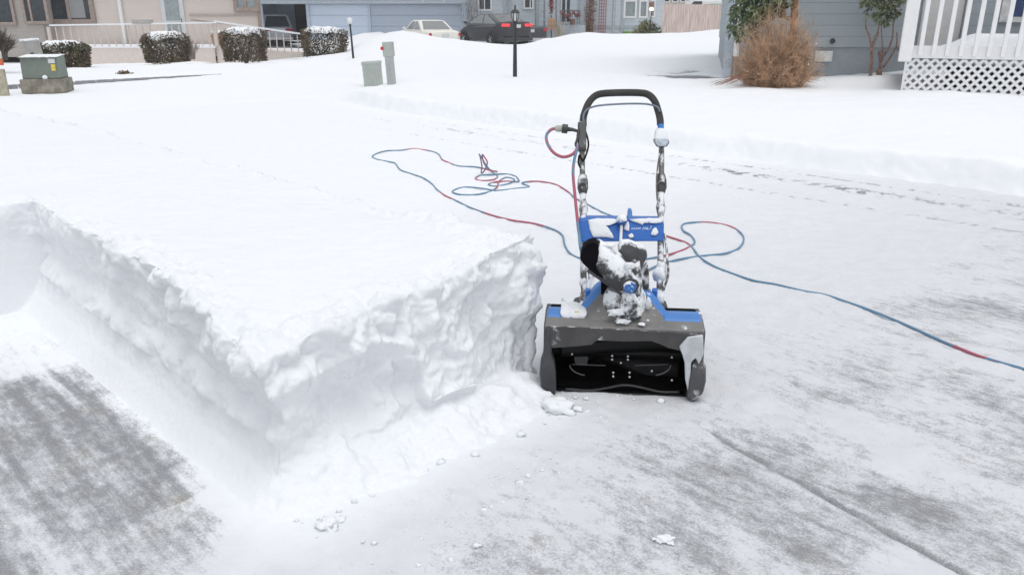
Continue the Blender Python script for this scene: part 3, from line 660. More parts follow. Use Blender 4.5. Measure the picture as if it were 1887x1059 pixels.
b = MB(); fluff(b, crv([yp(1034, 23, BY - 1.25), yp(1044, 31, BY - 1.25), yp(1056, 24, BY - 1.25), yp(1064, 30, BY - 1.25), yp(1068, 24, BY - 1.25)]), .05, 240, .07)
tag(b.build('garland', gar), 'drooping red and brown garland along the entry hand rail', 'garland', 'garlands on the entry')
b = MB(); fluff(b, [yp(1016, -8, BY - 1.36), yp(1015, 22, BY - 1.36)], .06, 150, .08); 
tag(b.build('garland', gar), 'upright dark red garland wound round the entry post', 'garland', 'garlands on the entry')
b = MB(); c0 = yp(1055, 36, BY - 1.5); b.lathe([(0, 0), (.14, 0), (.17, .3), (0, .3)], (c0.x, c0.y, zl), n=10); 
tag(b.build('door_pot', M('brown_pot', (.16, .09, .07)), smooth='auto'), 'brown pot standing behind the entry railing near the white door', 'pot')
b = MB(); c0 = yp(1017, 50, BY - 1.9)
for k in range(3): b.box((c0.x + .0, c0.y, c0.z - .05 + .2 * k), (.42, .3, .17))
tag(b.build('wooden_crate', M('orange_wood', (.42, .25, .15), .8), bevel=.01), 'small orange brown slatted crate beside the entry steps', 'crate')
b = MB(); c0 = yp(1030, 58, BY - 2)
for k in range(90):
    a = rnd.uniform(0, 6.28); r = rnd.uniform(.02, .22); b.tube([(c0.x, c0.y, -.3), (c0.x + math.cos(a) * r, c0.y + math.sin(a) * r, .3), (c0.x + math.cos(a) * r * 2, c0.y + math.sin(a) * r * 2, rnd.uniform(.6, .95))], [.012, .01, .004], 4)
tag(b.build('grass_clump', M('straw', (.50, .45, .36), .8)), 'clump of dry straw coloured grass beside the entry', 'grass clump')
trl = M('trellis_red', (.34, .12, .13), .75, var=.3)
for (x0, x1, lab) in ((1079, 1091, 'red garden trellis tangled with brown vines left of its twin'), (1102, 1114, 'bare red garden trellis against the pale blue wall')):
    t = thing('trellis', lab, 'trellis', (X((x0 + x1) / 2), BY - .3, -.25), group='red trellises on the blue house')
    a, c = yp(x0, 62, BY - .3), yp(x1, 62, BY - .3); w = (c.x - a.x) / 2
    for k in range(4): MB().box((-w + 2 * w * k / 3, 0, 1.2), (.035, .03, 2.7)).build('slat', trl, t)
    for k in range(16): MB().box((0, -.03, .12 + .165 * k), (2 * w + .06, .02, .03)).build('crossbar', trl, t)
    if x0 < 1090:
        b = MB(); fluff(b, [(0, -.05, .2), (.05, -.05, 2.4)], .13, 420, .09); b.build('vine', M('brown_vine', (.20, .15, .10), .9, var=.5), t)
b = MB(); c0 = yp(1158, 63, BY - .9); b.lathe([(0, 0), (.24, 0), (.31, .62), (.34, .62), (.34, .68), (.29, .68), (.27, .6), (0, .58)], (c0.x, c0.y, -.28), n=20)
tag(b.build('bucket', M('green_plastic', (.19, .34, .08), .5), smooth='auto'), 'bright green plastic tub beside the window shrub', 'tub')

# ------------------------------------------------------------------ board fence and what stands beyond it
FY = 41.0
f = thing('board_fence', 'weathered vertical board fence between the blue house and grey house', 'fence', (yp(1280, 60, FY).x, FY, 0))
x0, x1 = yp(1219, 60, FY).x, yp(1420, 60, FY).x; zt = yp(1280, 8.5, FY).z
b = MB(); x = x0; k = 0
while x < x1: b.box((x + .065, FY + rnd.uniform(-.004, .004), (zt - .4) / 2 + rnd.uniform(-.012, .012)), (.125, .022, zt + .4)); x += .133
fb = lambda bld, nm, m, **kw: bld.build(nm, m, f, shift=f.location, **kw)
fb(b, 'board_panel', M('weathered_boards', (.58, .475, .43), .85, var=.22, scale=5, stretch=(3, 3, .25)))
for z in (.2, zt - .35): fb(MB().box(((x0 + x1) / 2, FY + .05, z), (x1 - x0, .04, .09)), 'rail', M('fence_rail', (.36, .29, .26), .85))
yy = 62
FH = thing('distant_house', 'distant cream house with dark windows beyond the board fence', 'house', (yp(1215, 40, yy).x, yy, -.3))
X = lambda px: yp(px, 30, yy).x
b = MB(); b.box(((X(1160) + X(1300)) / 2, yy + 3, 1.2), (X(1300) - X(1160), 6, 3.2)); b.build('wall', M('cream_wall', (.52, .48, .42), .8), FH, shift=FH.location)
b = MB(); gable(b, X(1160), X(1300), yy, yy + 6, 2.81, 1.8); b.build('roof', roof_m, FH, shift=FH.location)
for a, c in ((1223, 1234), (1239, 1249), (1254, 1263)):
    w = window(FH, a, c, -6, 4, yy, white_p, glass_d, .07)
    for q in (w,) + tuple(w.children): q.data.transform(Matrix.Translation(-FH.location))
# ------------------------------------------------------------------ vehicles
tyre_m = M('tyre_rubber', (.02, .02, .02), .85); rim_m = M('wheel_rim', (.42, .43, .44), .35, .6); plate_m = M('plate_white', (.6, .62, .62), .5)
chrome = M('chrome_trim', (.6, .6, .6), .2, .9); red_l = M('tail_red', (.45, .02, .03), .25); red_on = M('tail_red_lit', (.9, .05, .06), .3, emit=.4)
def car(name, label, cat, loc, fwd, paint, L=4.5, Wd=1.78, belt=.88, roof=1.42, zb=.22, cab=(-1.55, -.75, .35, 1.25), lights=red_l, wheel_r=.32, wb=2.65, tail_h=.86, hood_h=.80, lamp_w=.42, group=None, roof_mat=None, boot=.08, snow_glass=None):
    """local +x is forwards; cab = (rear foot, rear roof, front roof, front foot) of the cabin"""
    t = thing(name, label, cat, loc, math.atan2(fwd[1], fwd[0]), group)
    hw = Wd / 2
    st = [(-L / 2, .80, tail_h - .04, .40), (-L / 2 + .10, .93, tail_h, .28), (-L / 2 + .6, 1, tail_h + .02, zb), (cab[0], 1, belt, zb), (cab[3], 1, belt, zb), (L / 2 - .75, .98, hood_h, zb), (L / 2 - .2, .90, hood_h - .10, .26), (L / 2, .72, hood_h - .22, .36)]
    rings = []
    for x, w, zt, z0 in st:
        w *= hw; m = z0 + (zt - z0) * .55
        half = [(0, z0), (w * .86, z0), (w * .97, z0 + .10), (w, m), (w * .98, zt - .10), (w * .90, zt - .015), (w * .6, zt + .015), (0, zt + .02)]
        rings.append([Vector((x, y, z)) for y, z in half] + [Vector((x, -y, z)) for y, z in half[-2:0:-1]])
    body = MB().loft(rings).build('body', paint, t, smooth='auto', sub=1)
    def cabin_pt(u, s, k):          # u along cabin 0 rear..1 front, s side -1..1, k height 0..1
        x0 = cab[0] + (cab[1] - cab[0]) * k; x1 = cab[3] + (cab[2] - cab[3]) * k
        w = hw * (.90 + (.70 - .90) * k); z = belt + (roof - belt) * k
        bow = .05 * (1 - s * s)
        x = x0 + (x1 - x0) * u
        return Vector((x + bow * (2 * u - 1), s * w, z))
    rings = []
    for k, ins in ((-.1, 0), (0, 0), (.5, 0), (.9, 0), (1, .05), (1.04, .16)):
        kk = min(k, 1.04); r = []
        for u, s in ((0, -1), (.12, -1), (.5, -1), (.88, -1), (1, -1), (1, -.5), (1, 0), (1, .5), (1, 1), (.88, 1), (.5, 1), (.12, 1), (0, 1), (0, .5), (0, 0), (0, -.5)):
            p = cabin_pt(ins + u * (1 - 2 * ins), s * (1 - ins), kk); r.append(p)
        rings.append(r)
    MB().loft(rings).build('cabin', roof_mat or paint, t, smooth='auto')
    for s in (-1, 1):
        for u0, u1, n0, n1 in ((.07, .45, .20, .43), (.49, .93, .49, .82)):
            q = [(u0, .06), (u1, .06), (n1, .90), (n0, .90)]
            off = Vector((0, s * .008, .002))
            MB().prism([cabin_pt(u, s, k) + off for u, k in q], (0, s * .006, 0)).build('side_window', glass_g, t)
    q = [(-.86, .08), (.86, .08), (.80, .92), (-.80, .92)]
    MB().prism([cabin_pt(0, s, k) + Vector((-.012, 0, .006)) for s, k in ((-.86, .08), (0, .08), (.86, .08), (.82, .92), (0, .92), (-.82, .92))], (-.01, 0, .004)).build('rear_window', snow_glass or glass_g, t)
    MB().prism([cabin_pt(1, s, k) + Vector((.012, 0, .006)) for s, k in ((-.86, .08), (0, .08), (.86, .08), (.82, .92), (0, .92), (-.82, .92))], (.01, 0, .004)).build('windscreen', glass_g, t)
    for sx in (-1, 1):
        for sy in (-1, 1):
            c = Vector((sx * wb / 2, sy * (hw - .09), wheel_r))
            a = MB().lathe([(wheel_r + .07, -.02), (wheel_r + .07, .02)], c + Vector((0, sy * .085, 0)), (0, 1, 0), 24).build('wheel_arch', black_m, t)
            w = MB().lathe([(wheel_r * .62, -.1), (wheel_r * .95, -.1), (wheel_r, -.07), (wheel_r, .07), (wheel_r * .95, .1), (wheel_r * .62, .1)], c + Vector((0, sy * .02, 0)), (0, 1, 0), 24).build('wheel', tyre_m, t, smooth='auto')
            b = MB().lathe([(wheel_r * .64, -.04), (wheel_r * .64, .04)], c + Vector((0, sy * .06, 0)), (0, 1, 0), 20)
            for k in range(5):
                a5 = 2 * math.pi * k / 5; b.bar(c + Vector((0, sy * .118, 0)), c + Vector((math.cos(a5) * wheel_r * .6, sy * .112, math.sin(a5) * wheel_r * .6)), .05, .03, (0, 1, 0))
            b.build('rim', rim_m, w)
    for s in (-1, 1):
        MB().box((-L / 2 + .035, s * (hw * .90 - lamp_w / 2), tail_h - .16), (.10, lamp_w, .13)).build('tail_light', lights, t, bevel=.03)
        MB().box((L / 2 - .06, s * hw * .58, hood_h - .26), (.12, .30, .12)).build('headlight', glass_h, t, bevel=.03)
        MB().box((cab[3] - .25, s * (hw + .05), belt + .08), (.10, .16, .11)).build('mirror', paint, t, bevel=.03)
    MB().box((-L / 2 - .02, 0, .36), (.12, Wd * .88, .16)).build('bumper', chrome if lights is red_l else paint, t, bevel=.03)
    MB().box((-L / 2 - .008, 0, tail_h - .20), (.03, .34, .15)).build('number_plate', plate_m, t, bevel=.005)
    return t
def heading(px, phi):      # heading turned phi degrees to the left of the line of sight
    a = math.atan2(1, (px - CX) / F_PX / .95) + R(phi); return (math.cos(a), math.sin(a))
def car_at(px, Y, z=-.29): return (yp(px, 60, Y).x, Y, z)
cream_paint = M('cream_paint', (.80, .78, .71), .35, var=.03, scale=3, snow=0)
car('coupe', 'cream white classic coupe half hidden behind the ploughed snow ridge', 'car', car_at(787, 39.2), heading(787, 21), cream_paint, L=4.5, Wd=1.74, belt=.88, roof=1.30, cab=(-1.30, -.62, .30, .85), lights=red_l, tail_h=.86, hood_h=.88, lamp_w=.12, wb=2.72, snow_glass=M('frosted_glass', (.24, .25, .25), .3))
dk = M('black_car_paint', (.040, .041, .046), .3, var=.05)
car('sedan', 'black sedan with its red tail lights lit parked beside the cream coupe', 'car', car_at(909, 40, -.17), heading(909, 29), dk, L=4.6, Wd=1.82, belt=1.0, roof=1.47, cab=(-2.05, -.75, .15, 1.35), lights=red_on, tail_h=1.13, hood_h=.86, wb=2.75, roof_mat=M('dusted_black_roof', (.12, .122, .125), .5, var=.25, scale=4, spec=.3), snow_glass=M('dusted_glass', (.20, .205, .205), .6, var=.2, scale=5, spec=.2))
car('dark_car', 'dark grey car mostly hidden behind the black sedan', 'car', car_at(962, 44.2), heading(962, 12), M('charcoal_paint', (.05, .053, .06), .3, var=.05), L=4.5, Wd=1.9, belt=.82, roof=1.05, cab=(.0, .35, 1.0, 1.4), tail_h=.98, lights=red_l, lamp_w=.22)
car('silver_car', 'pale silver car parked nose in inside the open garage bay', 'car', car_at(507, 48.3, -.37), heading(507, 3), M('silver_paint', (.55, .57, .60), .3, .3, var=.03), L=4.3, Wd=1.8, belt=.95, roof=1.62, cab=(-2.0, -1.55, .5, 1.35), tail_h=1.0, snow_glass=glass_d)
t = thing('van', 'white van with a green stripe beyond the board fence', 'van', car_at(1295, 53, -.3)); vw = M('van_white', (.72, .73, .72), .4, var=.03)
b = MB(); b.prism([(-1.6, -.95, .35), (-1.75, -.95, 1.2), (-.95, -.95, 2.45), (2.6, -.95, 2.5), (2.65, -.95, .35)], (0, 1.9, 0)); b.build('body', vw, t, bevel=.08)
MB().prism([(-1.35, -.965, 1.75), (-.92, -.965, 2.38), (-.40, -.965, 2.38), (-.40, -.965, 1.75)], (0, .02, 0)).build('side_window', glass_d, t)
MB().box((1.0, -.962, 2.08), (1.9, .02, .28)).build('stripe', M('stripe_green', (.03, .30, .15), .5), t)
MB().box((-.05, -.962, 2.1), (.16, .02, .22)).build('emblem', M('emblem_red', (.5, .08, .07), .5), t)
for x in (-1.0, 1.9):
    for y in (-.85, .85):
        w = MB().lathe([(.2, -.1), (.33, -.1), (.35, 0), (.33, .1), (.2, .1)], (x, y, .35), (0, 1, 0), 18).build('wheel', tyre_m, t, smooth='auto'); MB().lathe([(.2, -.08), (.2, .08)], (x, y, .35), (0, 1, 0), 14).build('rim', rim_m, w)

# ------------------------------------------------------------------ lamp posts
def lamp_post(px, py, topy, Y, label, lit=False, style='lantern', lean=0):
    p = yp(px, py, Y); H = yp(px, topy, Y).z - p.z + .05; t = thing('lamp_post', label, 'lamp post', (p.x, Y, p.z - .05)); t.rotation_euler = (0, R(lean), 0)
    MB().lathe([(.034, -.15), (.032, .1), (.026, H * .55), (.024, H - .22), (.036, H - .20), (.036, H - .18), (.02, H - .17)], (0, 0, 0), n=12).build('post', black_m if not lit else black_m, t, smooth='auto')
    if style == 'lantern':
        hd = MB()
        for k in range(6):
            a = 2 * math.pi * k / 6; hd.bar((.035 * math.cos(a), .035 * math.sin(a), H - .175), (.06 * math.cos(a), .06 * math.sin(a), H - .06), .01, .01)
        hd.lathe([(.075, H - .06), (.045, H - .02), (.012, H), (.012, H + .04), (.004, H + .06)], (0, 0, 0), n=12)
        l_ = hd.build('lantern', black_m, t); MB().lathe([(.03, H - .17), (.052, H - .062)], (0, 0, 0), n=12).build('lamp_glass', M('lamp_bulb_lit', (1, .55, .2), .5, emit=6) if lit else M('lamp_frost', (.66, .68, .68), .4), l_, smooth='auto')
    elif style == 'globe':
        MB().lathe([(0, H - .17), (.05, H - .16), (.075, H - .08), (.07, H - .02), (.03, H + .0), (0, H)], (0, 0, 0), n=14).build('lamp_shade', M('lamp_white', (.74, .75, .74), .5), t, smooth=True)
    else:
        l_ = MB().lathe([(.10, H - .02), (.13, H + .16), (.05, H + .24), (0, H + .25)], (0, 0, 0), n=14).build('lantern', M('lamp_brown', (.20, .12, .09), .5), t, smooth='auto')
        MB().lathe([(0, H - .20), (.09, H - .16), (.10, H - .08), (.05, H - .02), (0, H - .02)], (0, 0, 0), n=14).build('bulb', M('lamp_bulb_lit', (1, .62, .28), .5, emit=3), l_, smooth=True)
lamp_post(651, 105, 33, 22.9, 'thin dark yard lamp with a white head beside the right hedge', style='globe', lean=-2)
lamp_post(949, 139, 17, 12.3, 'black yard lantern post standing in snow before the black sedan')
lamp_post(1198, 63, 13, 40, 'yard lamp with a glowing yellow bulb by the window shrub', lit=True, style='bulb')

# ------------------------------------------------------------------ utility boxes
ped = M('pedestal_grey_green', (.40, .435, .405), .6, var=.06, snow=.05); ped2 = M('pedestal_metal', (.44, .46, .45), .45, .25, var=.12, stretch=(30, 30, .6))
p = gpt(689, 158); k_ = p.y / 10.9; t = thing('utility_box', 'squat grey green utility box sunk in the snow beside a taller pedestal', 'utility box', (p.x, p.y, p.z)); t.rotation_euler = (0, R(-3), R(6)); t.scale = (k_,) * 3
MB().box((0, 0, .10), (.245, .2, .42)).build('cabinet', ped, t, bevel=.012)
MB().box((0, 0, .295), (.262, .215, .045)).build('lid', ped, t, bevel=.012)
b = MB()
for k in range(5): b.box((-.09 + .045 * k, -.102, .12), (.012, .008, .25))
b.build('rib', ped, t, bevel=.003)
p = gpt(722, 155); k_ = p.y / 11.0; t = thing('pedestal', 'tall narrow grey metal pedestal with a red reflector on its edge', 'utility pedestal', (p.x, p.y, p.z)); t.rotation_euler = (0, R(-3), R(-8)); t.scale = (k_,) * 3
MB().box((0, 0, .13), (.105, .10, .50)).build('shaft', ped2, t, bevel=.012)
MB().box((0, 0, .455), (.135, .125, .19)).build('cap', ped, t, bevel=.012)
b = MB()
for k in (-.03, .0, .035): b.box((k, -.052, .1), (.012, .012, .42))
b.build('rib', ped2, t, bevel=.003)
MB().lathe([(0, 0), (.024, .0), (.024, .008), (0, .01)], (-.066, -.064, .47), (0, -1, 0), 16).build('reflector', M('reflector_red', (.55, .03, .06), .3), t)
p = yp(80, 165, 12.9); t = thing('transformer', 'low green transformer cabinet on a mossy concrete pad at the kerb', 'transformer', (p.x, 12.9, p.z)); t.rotation_euler = (0, R(0), R(12))
grn = M('transformer_green', (.175, .205, .178), .6, var=.06)
MB().box((0, .22, .05), (.62, .55, .22)).build('pad', M('mossy_concrete', (.24, .22, .18), .9, var=.35, scale=9), t, bevel=.015)
b = MB(); b.prism([(-.275, 0, .16), (-.275, .03, .50), (-.275, .40, .52), (-.275, .44, .16)], (.55, 0, 0)); b.build('cabinet', grn, t, bevel=.015)
MB().prism([(-.285, -.008, .485), (-.285, .42, .51), (-.285, .42, .525), (-.285, -.008, .50)], (.57, 0, 0)).build('lid', M('transformer_lid', (.175, .205, .178), .6, snow=.35), t, bevel=.004)
MB().box((.19, .012, .435), (.10, .012, .07), Matrix.Rotation(R(-5), 3, 'X')).build('white_sticker', plate_m, t)
MB().box((.205, .002, .335), (.06, .012, .10), Matrix.Rotation(R(-5), 3, 'X')).build('yellow_sticker', M('sticker_yellow', (.70, .56, .08), .5), t)
MB().lathe([(0, 0), (.04, 0), (.035, .02), (0, .03)], (.06, -.01, .185), (0, -1, 0), 8).build('snow_lump', field_m, t)
p = yp(64, 112, 14.3); t = thing('pedestal', 'weathered grey pedestal rising behind the green transformer', 'utility pedestal', (p.x, 14.3, p.z)); t.rotation_euler = (0, R(-4), R(8))
gw = M('weathered_grey', (.34, .335, .315), .7, var=.1)
MB().loft([[(-.155, -.12, -.3), (.155, -.12, -.3), (.155, .12, -.3), (-.155, .12, -.3)], [(-.12, -.09, .33), (.12, -.09, .33), (.12, .09, .33), (-.12, .09, .33)]]).build('shaft', gw, t, bevel=.012)
MB().box((0, 0, .345), (.26, .2, .05)).build('cap', M('pedestal_cap', (.42, .43, .42), .6, snow=.5), t, bevel=.015)
MB().box((.03, -.112, .10), (.05, .01, .07)).build('latch', black_m, t)
p = yp(10, 168, 12.5); t = thing('marker_post', 'striped marker post with an orange red band at the left kerb', 'marker post', (p.x, 12.5, p.z))
MB().box((-.03, 0, .12), (.15, .06, .42)).build('post', M('marker_tan', (.40, .37, .28), .7, var=.2), t, bevel=.01)
MB().box((-.03, 0, .43), (.152, .062, .09)).build('red_band', M('marker_red', (.62, .14, .06), .6), t, bevel=.008)
MB().box((-.03, 0, .54), (.15, .06, .12)).build('cap', M('marker_white', (.66, .66, .64), .7), t, bevel=.015)

# ------------------------------------------------------------------ plants
def leaf_quads(b, p, d, L, w, up):
    d = d.normalized(); s = d.cross(up); s = s.normalized() * w if s.length > 1e-4 else d.orthogonal().normalized() * w
    m = p + d * L * .5 + up * .06 * L
    b.add([p, m - s, p + d * L, m + s], [(0, 1, 2, 3)])
def rv(): 
    v = Vector((rnd.gauss(0, 1), rnd.gauss(0, 1), rnd.gauss(0, 1))); return v.normalized()
def hedge(px, pw, pyt, pyb, Y, label, grp='clipped hedges in front of the porch', n=7600, green=False):
    c = yp(px, pyb, Y); sc = (c - Vector((0, 0, CAM_H))).dot(ray(CX, CY)) / F_PX; W_, H_ = pw * sc / 2, (pyb - pyt) * sc
    zb_ = min(tz(c.x, Y) - .05, c.z - .05); H_ = yp(px, pyt, Y).z - zb_
    t = thing('hedge', label, 'hedge', (c.x, Y, zb_), 0, grp)
    def pt(k):
        while True:
            q = Vector((rnd.uniform(-1, 1), rnd.uniform(-1, 1), rnd.uniform(-1, 1)))
            rr = (abs(q.x) ** 4 + abs(q.y) ** 4 + abs(q.z) ** 5) ** (1 / 4)
            if q.z < -.6: rr = (abs(q.x) ** 4 + abs(q.y) ** 4) ** .25
            if k < rr < 1: return q
    b, s, br = MB(), MB(), MB()
    prof = lambda z: .90 + .10 * ss(-1, .3, z)
    off = rnd.uniform(0, 99)
    for i in range(n):
        q = pt(.72 if rnd.random() < .75 else .3); w = 1 + .10 * pn(q.x * 2.5 + off, q.y * 2.5, q.z * 2.5)
        p = Vector((q.x * W_ * prof(q.z) * w, q.y * W_ * .8 * prof(q.z) * w, H_ * (.5 + .5 * q.z * w)))
        L = rnd.uniform(.04, .075); d = (Vector(q) + rv() * .9)
        leaf_quads(b, p, d, L, L * .3, rv())
    b.build('foliage', M('hedge_leaves', (.125, .10, .062), .8, var=.55, scale=3.2), t)
    g_ = MB()
    for i in range(n // 5 if green else 0):
        q = pt(.86); 
        if q.z < .45: continue
        p = Vector((q.x * W_, q.y * W_ * .8, H_ * (.5 + .51 * q.z))); L = rnd.uniform(.04, .07); leaf_quads(g_, p, Vector(q) + rv(), L, L * .3, rv())
    if green:
        o_ = g_.build('new_growth', M('hedge_green', (.10, .14, .05), .8, var=.4), t); o_['kind'] = 'stuff'
    # snow lying on the crown: lumpy, broken
    na, nr = 40, 13; rings = []
    for j in range(nr):
        r = j / (nr - 1); ring = []
        for i in range(na):
            a = 2 * math.pi * i / na; wob = .93 + .16 * pn(math.cos(a) * 2 + off, math.sin(a) * 2, 3)
            x, y = math.cos(a) * r * wob, math.sin(a) * r * wob
            x = math.copysign(abs(x) ** .9, x); h_ = (1 - (abs(x) ** 4 + abs(y) ** 4)); h_ = max(h_, 0) ** .25
            z = H_ * (.5 + .5 * h_) + .055 * (1 - r ** 4) + .05 * pn(x * 5 + off, y * 5, 1)
            ring.append(Vector((x * W_ * .95, y * W_ * .76, z if r < .93 else z - .06)))
        rings.append(ring)
    MB().loft(rings, caps=False).build('snow_cap', field_m, t, smooth=True)
    for i in range(1400):
        q = pt(.88); f_ = q.z + .35 * pn(q.x * 4 + off, q.y * 4, q.z * 4) + rnd.gauss(0, .15)
        if f_ < 1.12: continue
        p = Vector((q.x * W_ * 1.03, q.y * W_ * .83, H_ * (.5 + .53 * q.z))); L = rnd.uniform(.03, .09)
        leaf_quads(s, p, Vector(q).cross(rv()), L, L * .45, Vector(q))
    s.build('snow_dusting', field_m, t)
    for k in range(5): br.tube([(rnd.uniform(-.3, .3) * W_, rnd.uniform(-.3, .3) * W_, -.1), (rnd.uniform(-.5, .5) * W_, rnd.uniform(-.5, .5) * W_, H_ * .6)], [.025, .01], 5)
    br.build('stem', M('hedge_stem', (.10, .07, .05), .9), t)
hedge(120, 84, 80, 125, 19.2, 'leftmost clipped hedge, brown with a green fringe behind the transformer', green=True)
hedge(309, 78, 62, 106, 24.4, 'rounded hedge fully capped in snow below the downspout')
hedge(452, 77, 54, 101, 26, 'snow capped hedge right of the flower pot')
hedge(599, 81, 53, 96, 27.5, 'widest dark clipped hedge beside the thin yard lamp', n=6000)

def twig_shrub(name, label, cat, base, W_, H_, n, col, r=.004, lean=0.0, spread=.5, grp=None, snow=.0, side=True, dep=.7):
    t = thing(name, label, cat, base, 0, grp); b = MB()
    for i in range(n):
        a = rnd.uniform(0, 2 * math.pi); k = rnd.random() ** .6; ang = k * spread * math.pi / 2
        d = Vector((math.cos(a) * math.sin(ang) * W_, math.sin(a) * math.sin(ang) * W_ * dep, math.cos(ang) * H_)) * rnd.uniform(.72, 1.06)
        p0 = Vector((math.cos(a) * .16 * k * W_ * 2, math.sin(a) * .16 * k * W_ * 2 * dep, -.06))
        mid = d * .5 + Vector((d.x * .02, d.y * .02, .06 * H_)) + rv() * .04 * H_
        pts = [p0, p0.lerp(mid, .6) + rv() * .015, mid + p0 * .4, d * .8 + rv() * .03 + p0 * .3, d + rv() * .05 + p0 * .3 + Vector((lean, 0, 0))]
        b.tube(pts, [r, r * .9, r * .75, r * .55, r * .25], 3, caps=False)
        if side:
            for j in range(3):
                f = rnd.uniform(.35, .95); s = mid.lerp(d, (f - .3) / .7) + p0 * .3; e = s + (d.normalized() + rv() * .7) * rnd.uniform(.06, .16) * H_
                b.tube([s, (s + e) / 2 + rv() * .01, e], [r * .5, r * .4, r * .2], 3, caps=False)
    b.build('branches', M(name + '_bark_' + label[:8], col, .85, var=.45, scale=5, snow=snow, sscale=30), t); return t
def big_shrub(name, label, cat, base, W_, H_, n, col, r, spread):
    t = thing(name, label, cat, base); b = MB()
    for i in range(n):
        a = rnd.uniform(0, 2 * math.pi); th = math.acos(1 - rnd.random() * .93); sh_ = rnd.uniform(.62, 1.05) * (1 + .10 * float(pn(a * 2, th * 3, 1)))
        E_ = Vector((math.cos(a) * math.sin(th) * W_, math.sin(a) * math.sin(th) * W_ * .75, math.cos(th) * H_)) * sh_
        a0 = a + rnd.gauss(0, .7); k = rnd.random() ** .5; p0 = Vector((math.cos(a0) * k * .30, math.sin(a0) * k * .2, -.2))
        mid = p0.lerp(E_, .5) + Vector((0, 0, .10 * math.sin(th) * H_)) + rv() * .07
        pts = crv([p0, p0.lerp(mid, .5) + rv() * .02, mid, mid.lerp(E_, .5) + rv() * .03 + Vector((0, 0, .02)), E_ + rv() * .03], 2)
        m_ = len(pts); b.tube(pts, [r * (1 - .75 * q / (m_ - 1)) for q in range(m_)], 3, caps=False)
        for j in range(6):
            s0 = pts[rnd.randrange(m_ // 3, m_)]; e = ((E_ - mid).normalized() + rv() * 1.1).normalized() * rnd.uniform(.04, .14); m0 = s0 + e * .5 + rv() * .012
            b.tube([s0, m0, s0 + e], [r * .5, r * .4, r * .2], 3, caps=False)
    b.build('branches', M('tan_twigs', col, .85, var=.5, scale=7), t); return t
c = gp(1425, 156, .34)
sh = big_shrub('twig_shrub', 'big bare tan twiggy shrub at the corner of the grey house', 'shrub', (c.x, c.y, .33), .63, 1.03, 1200, (.46, .30, .19), .0034, .6)

b = MB()
for i in range(26):
    a = rnd.uniform(2.5, 3.7); L = rnd.uniform(.35, .8); p = Vector((-.1, -.1, .05)); d = Vector((math.cos(a), -abs(math.sin(a)) * .6 - .1, 0)) * L
    b.tube([p, p + d * .5 + Vector((0, 0, .10)), p + d + Vector((0, 0, rnd.uniform(-.04, .05)))], [.005, .004, .002], 4, caps=False)
b.build('fallen_branch', M('fallen_twig', (.27, .15, .10), .85), sh)
b = MB()
for i in range(14):
    q = Vector((rnd.gauss(0, .26), rnd.gauss(-.2, .16), rnd.uniform(.05, .75))); b.lathe([(0, -.007), (.009, 0), (.006, .006), (0, .008)], q, rv(), 6)
b.build('snow_specks', field_m, sh)
c = gp(376, 103, .02); twig_shrub('bare_shrub', 'small bare shrub between two snow capped hedges', 'shrub', (c.x, c.y - 1, 0.02), .35, .55, 60, (.33, .27, .24), .008, spread=.6)
c = yp(5, 105, 16.5); twig_shrub('dark_shrub', 'dark scraggly shrub at the left edge under the taupe wall', 'shrub', (c.x - .05, 16.5, c.z), .42, .62, 260, (.10, .085, .065), .008, spread=.7)
c = yp(868, 40, 44); twig_shrub('bare_tree', 'thin bare sapling against the garage corner', 'tree', (c.x, 44, -.3), 1.1, 2.8, 26, (.26, .24, .23), .018, spread=.45)
c = yp(1055, 62, 44.5); twig_shrub('frosted_shrub', 'low frosted shrub in front of the entry landing', 'shrub', (c.x, 44.5, -.1), .5, .55, 90, (.42, .40, .38), .012, spread=.8, snow=.3)
c = yp(1133, 63, 44.8); twig_shrub('frosted_shrub', 'low pinkish dry shrub left of the green tub', 'shrub', (c.x, 44.8, -.2), .4, .6, 90, (.42, .34, .31), .012, spread=.7, snow=.2)
c = yp(1236, 60, 39); twig_shrub('frosted_shrub', 'snow crusted low shrub at the foot of the board fence', 'shrub', (c.x, 39, .1), .55, .45, 120, (.45, .42, .39), .012, spread=.85, snow=.5)
def leafy(name, label, cat, base, blobs, n, L, w, mat, droop=.3, trunk=None, clump=None, col2=None):
    t = thing(name, label, cat, base); b = MB()
    tot = sum(r ** 2 for _, r in blobs)
    for c, r in blobs:
        c = Vector(c)
        for i in range(int(n * r * r / tot)):
            q = rv() * r * rnd.random() ** .45; q.y *= .75
            for k in range(5):
                d = rv() + Vector((0, 0, -droop)); leaf_quads(b, c + q, d, L * rnd.uniform(.6, 1.1), w, rv())
    b.build('foliage', mat, t)
    if trunk:
        m = trunk[0]
        for pts, rr in trunk[1:]: MB().tube(crv(pts, 5), [rr[0] + (rr[1] - rr[0]) * i / (5 * (len(pts) - 1)) for i in range(5 * (len(pts) - 1) + 1)], 9).build('trunk' if rr[0] > .018 else 'branch', m, t, smooth=True)
    return t
c = yp(1190, 63, 42.5); leafy('round_shrub', 'round green yellow shrub under the white framed windows', 'shrub', (c.x, 42.5, -.1), [((-.35, 0, .45), .42), ((.3, 0, .5), .48), ((0, 0, .75), .42), ((.55, 0, .25), .3), ((-.6, 0, .2), .25)], 900, .10, .028, M('olive_leaves', (.19, .195, .10), .7, var=.5, scale=4))
c = yp(1219, 58, 42); leafy('low_shrub', 'low spreading green shrub at the left end of the board fence', 'shrub', (c.x, 42, .05), [((-.3, 0, .25), .25), ((.1, 0, .2), .28), ((.4, 0, .12), .2)], 300, .10, .028, M('green_leaves', (.17, .25, .12), .7, var=.4, scale=4))

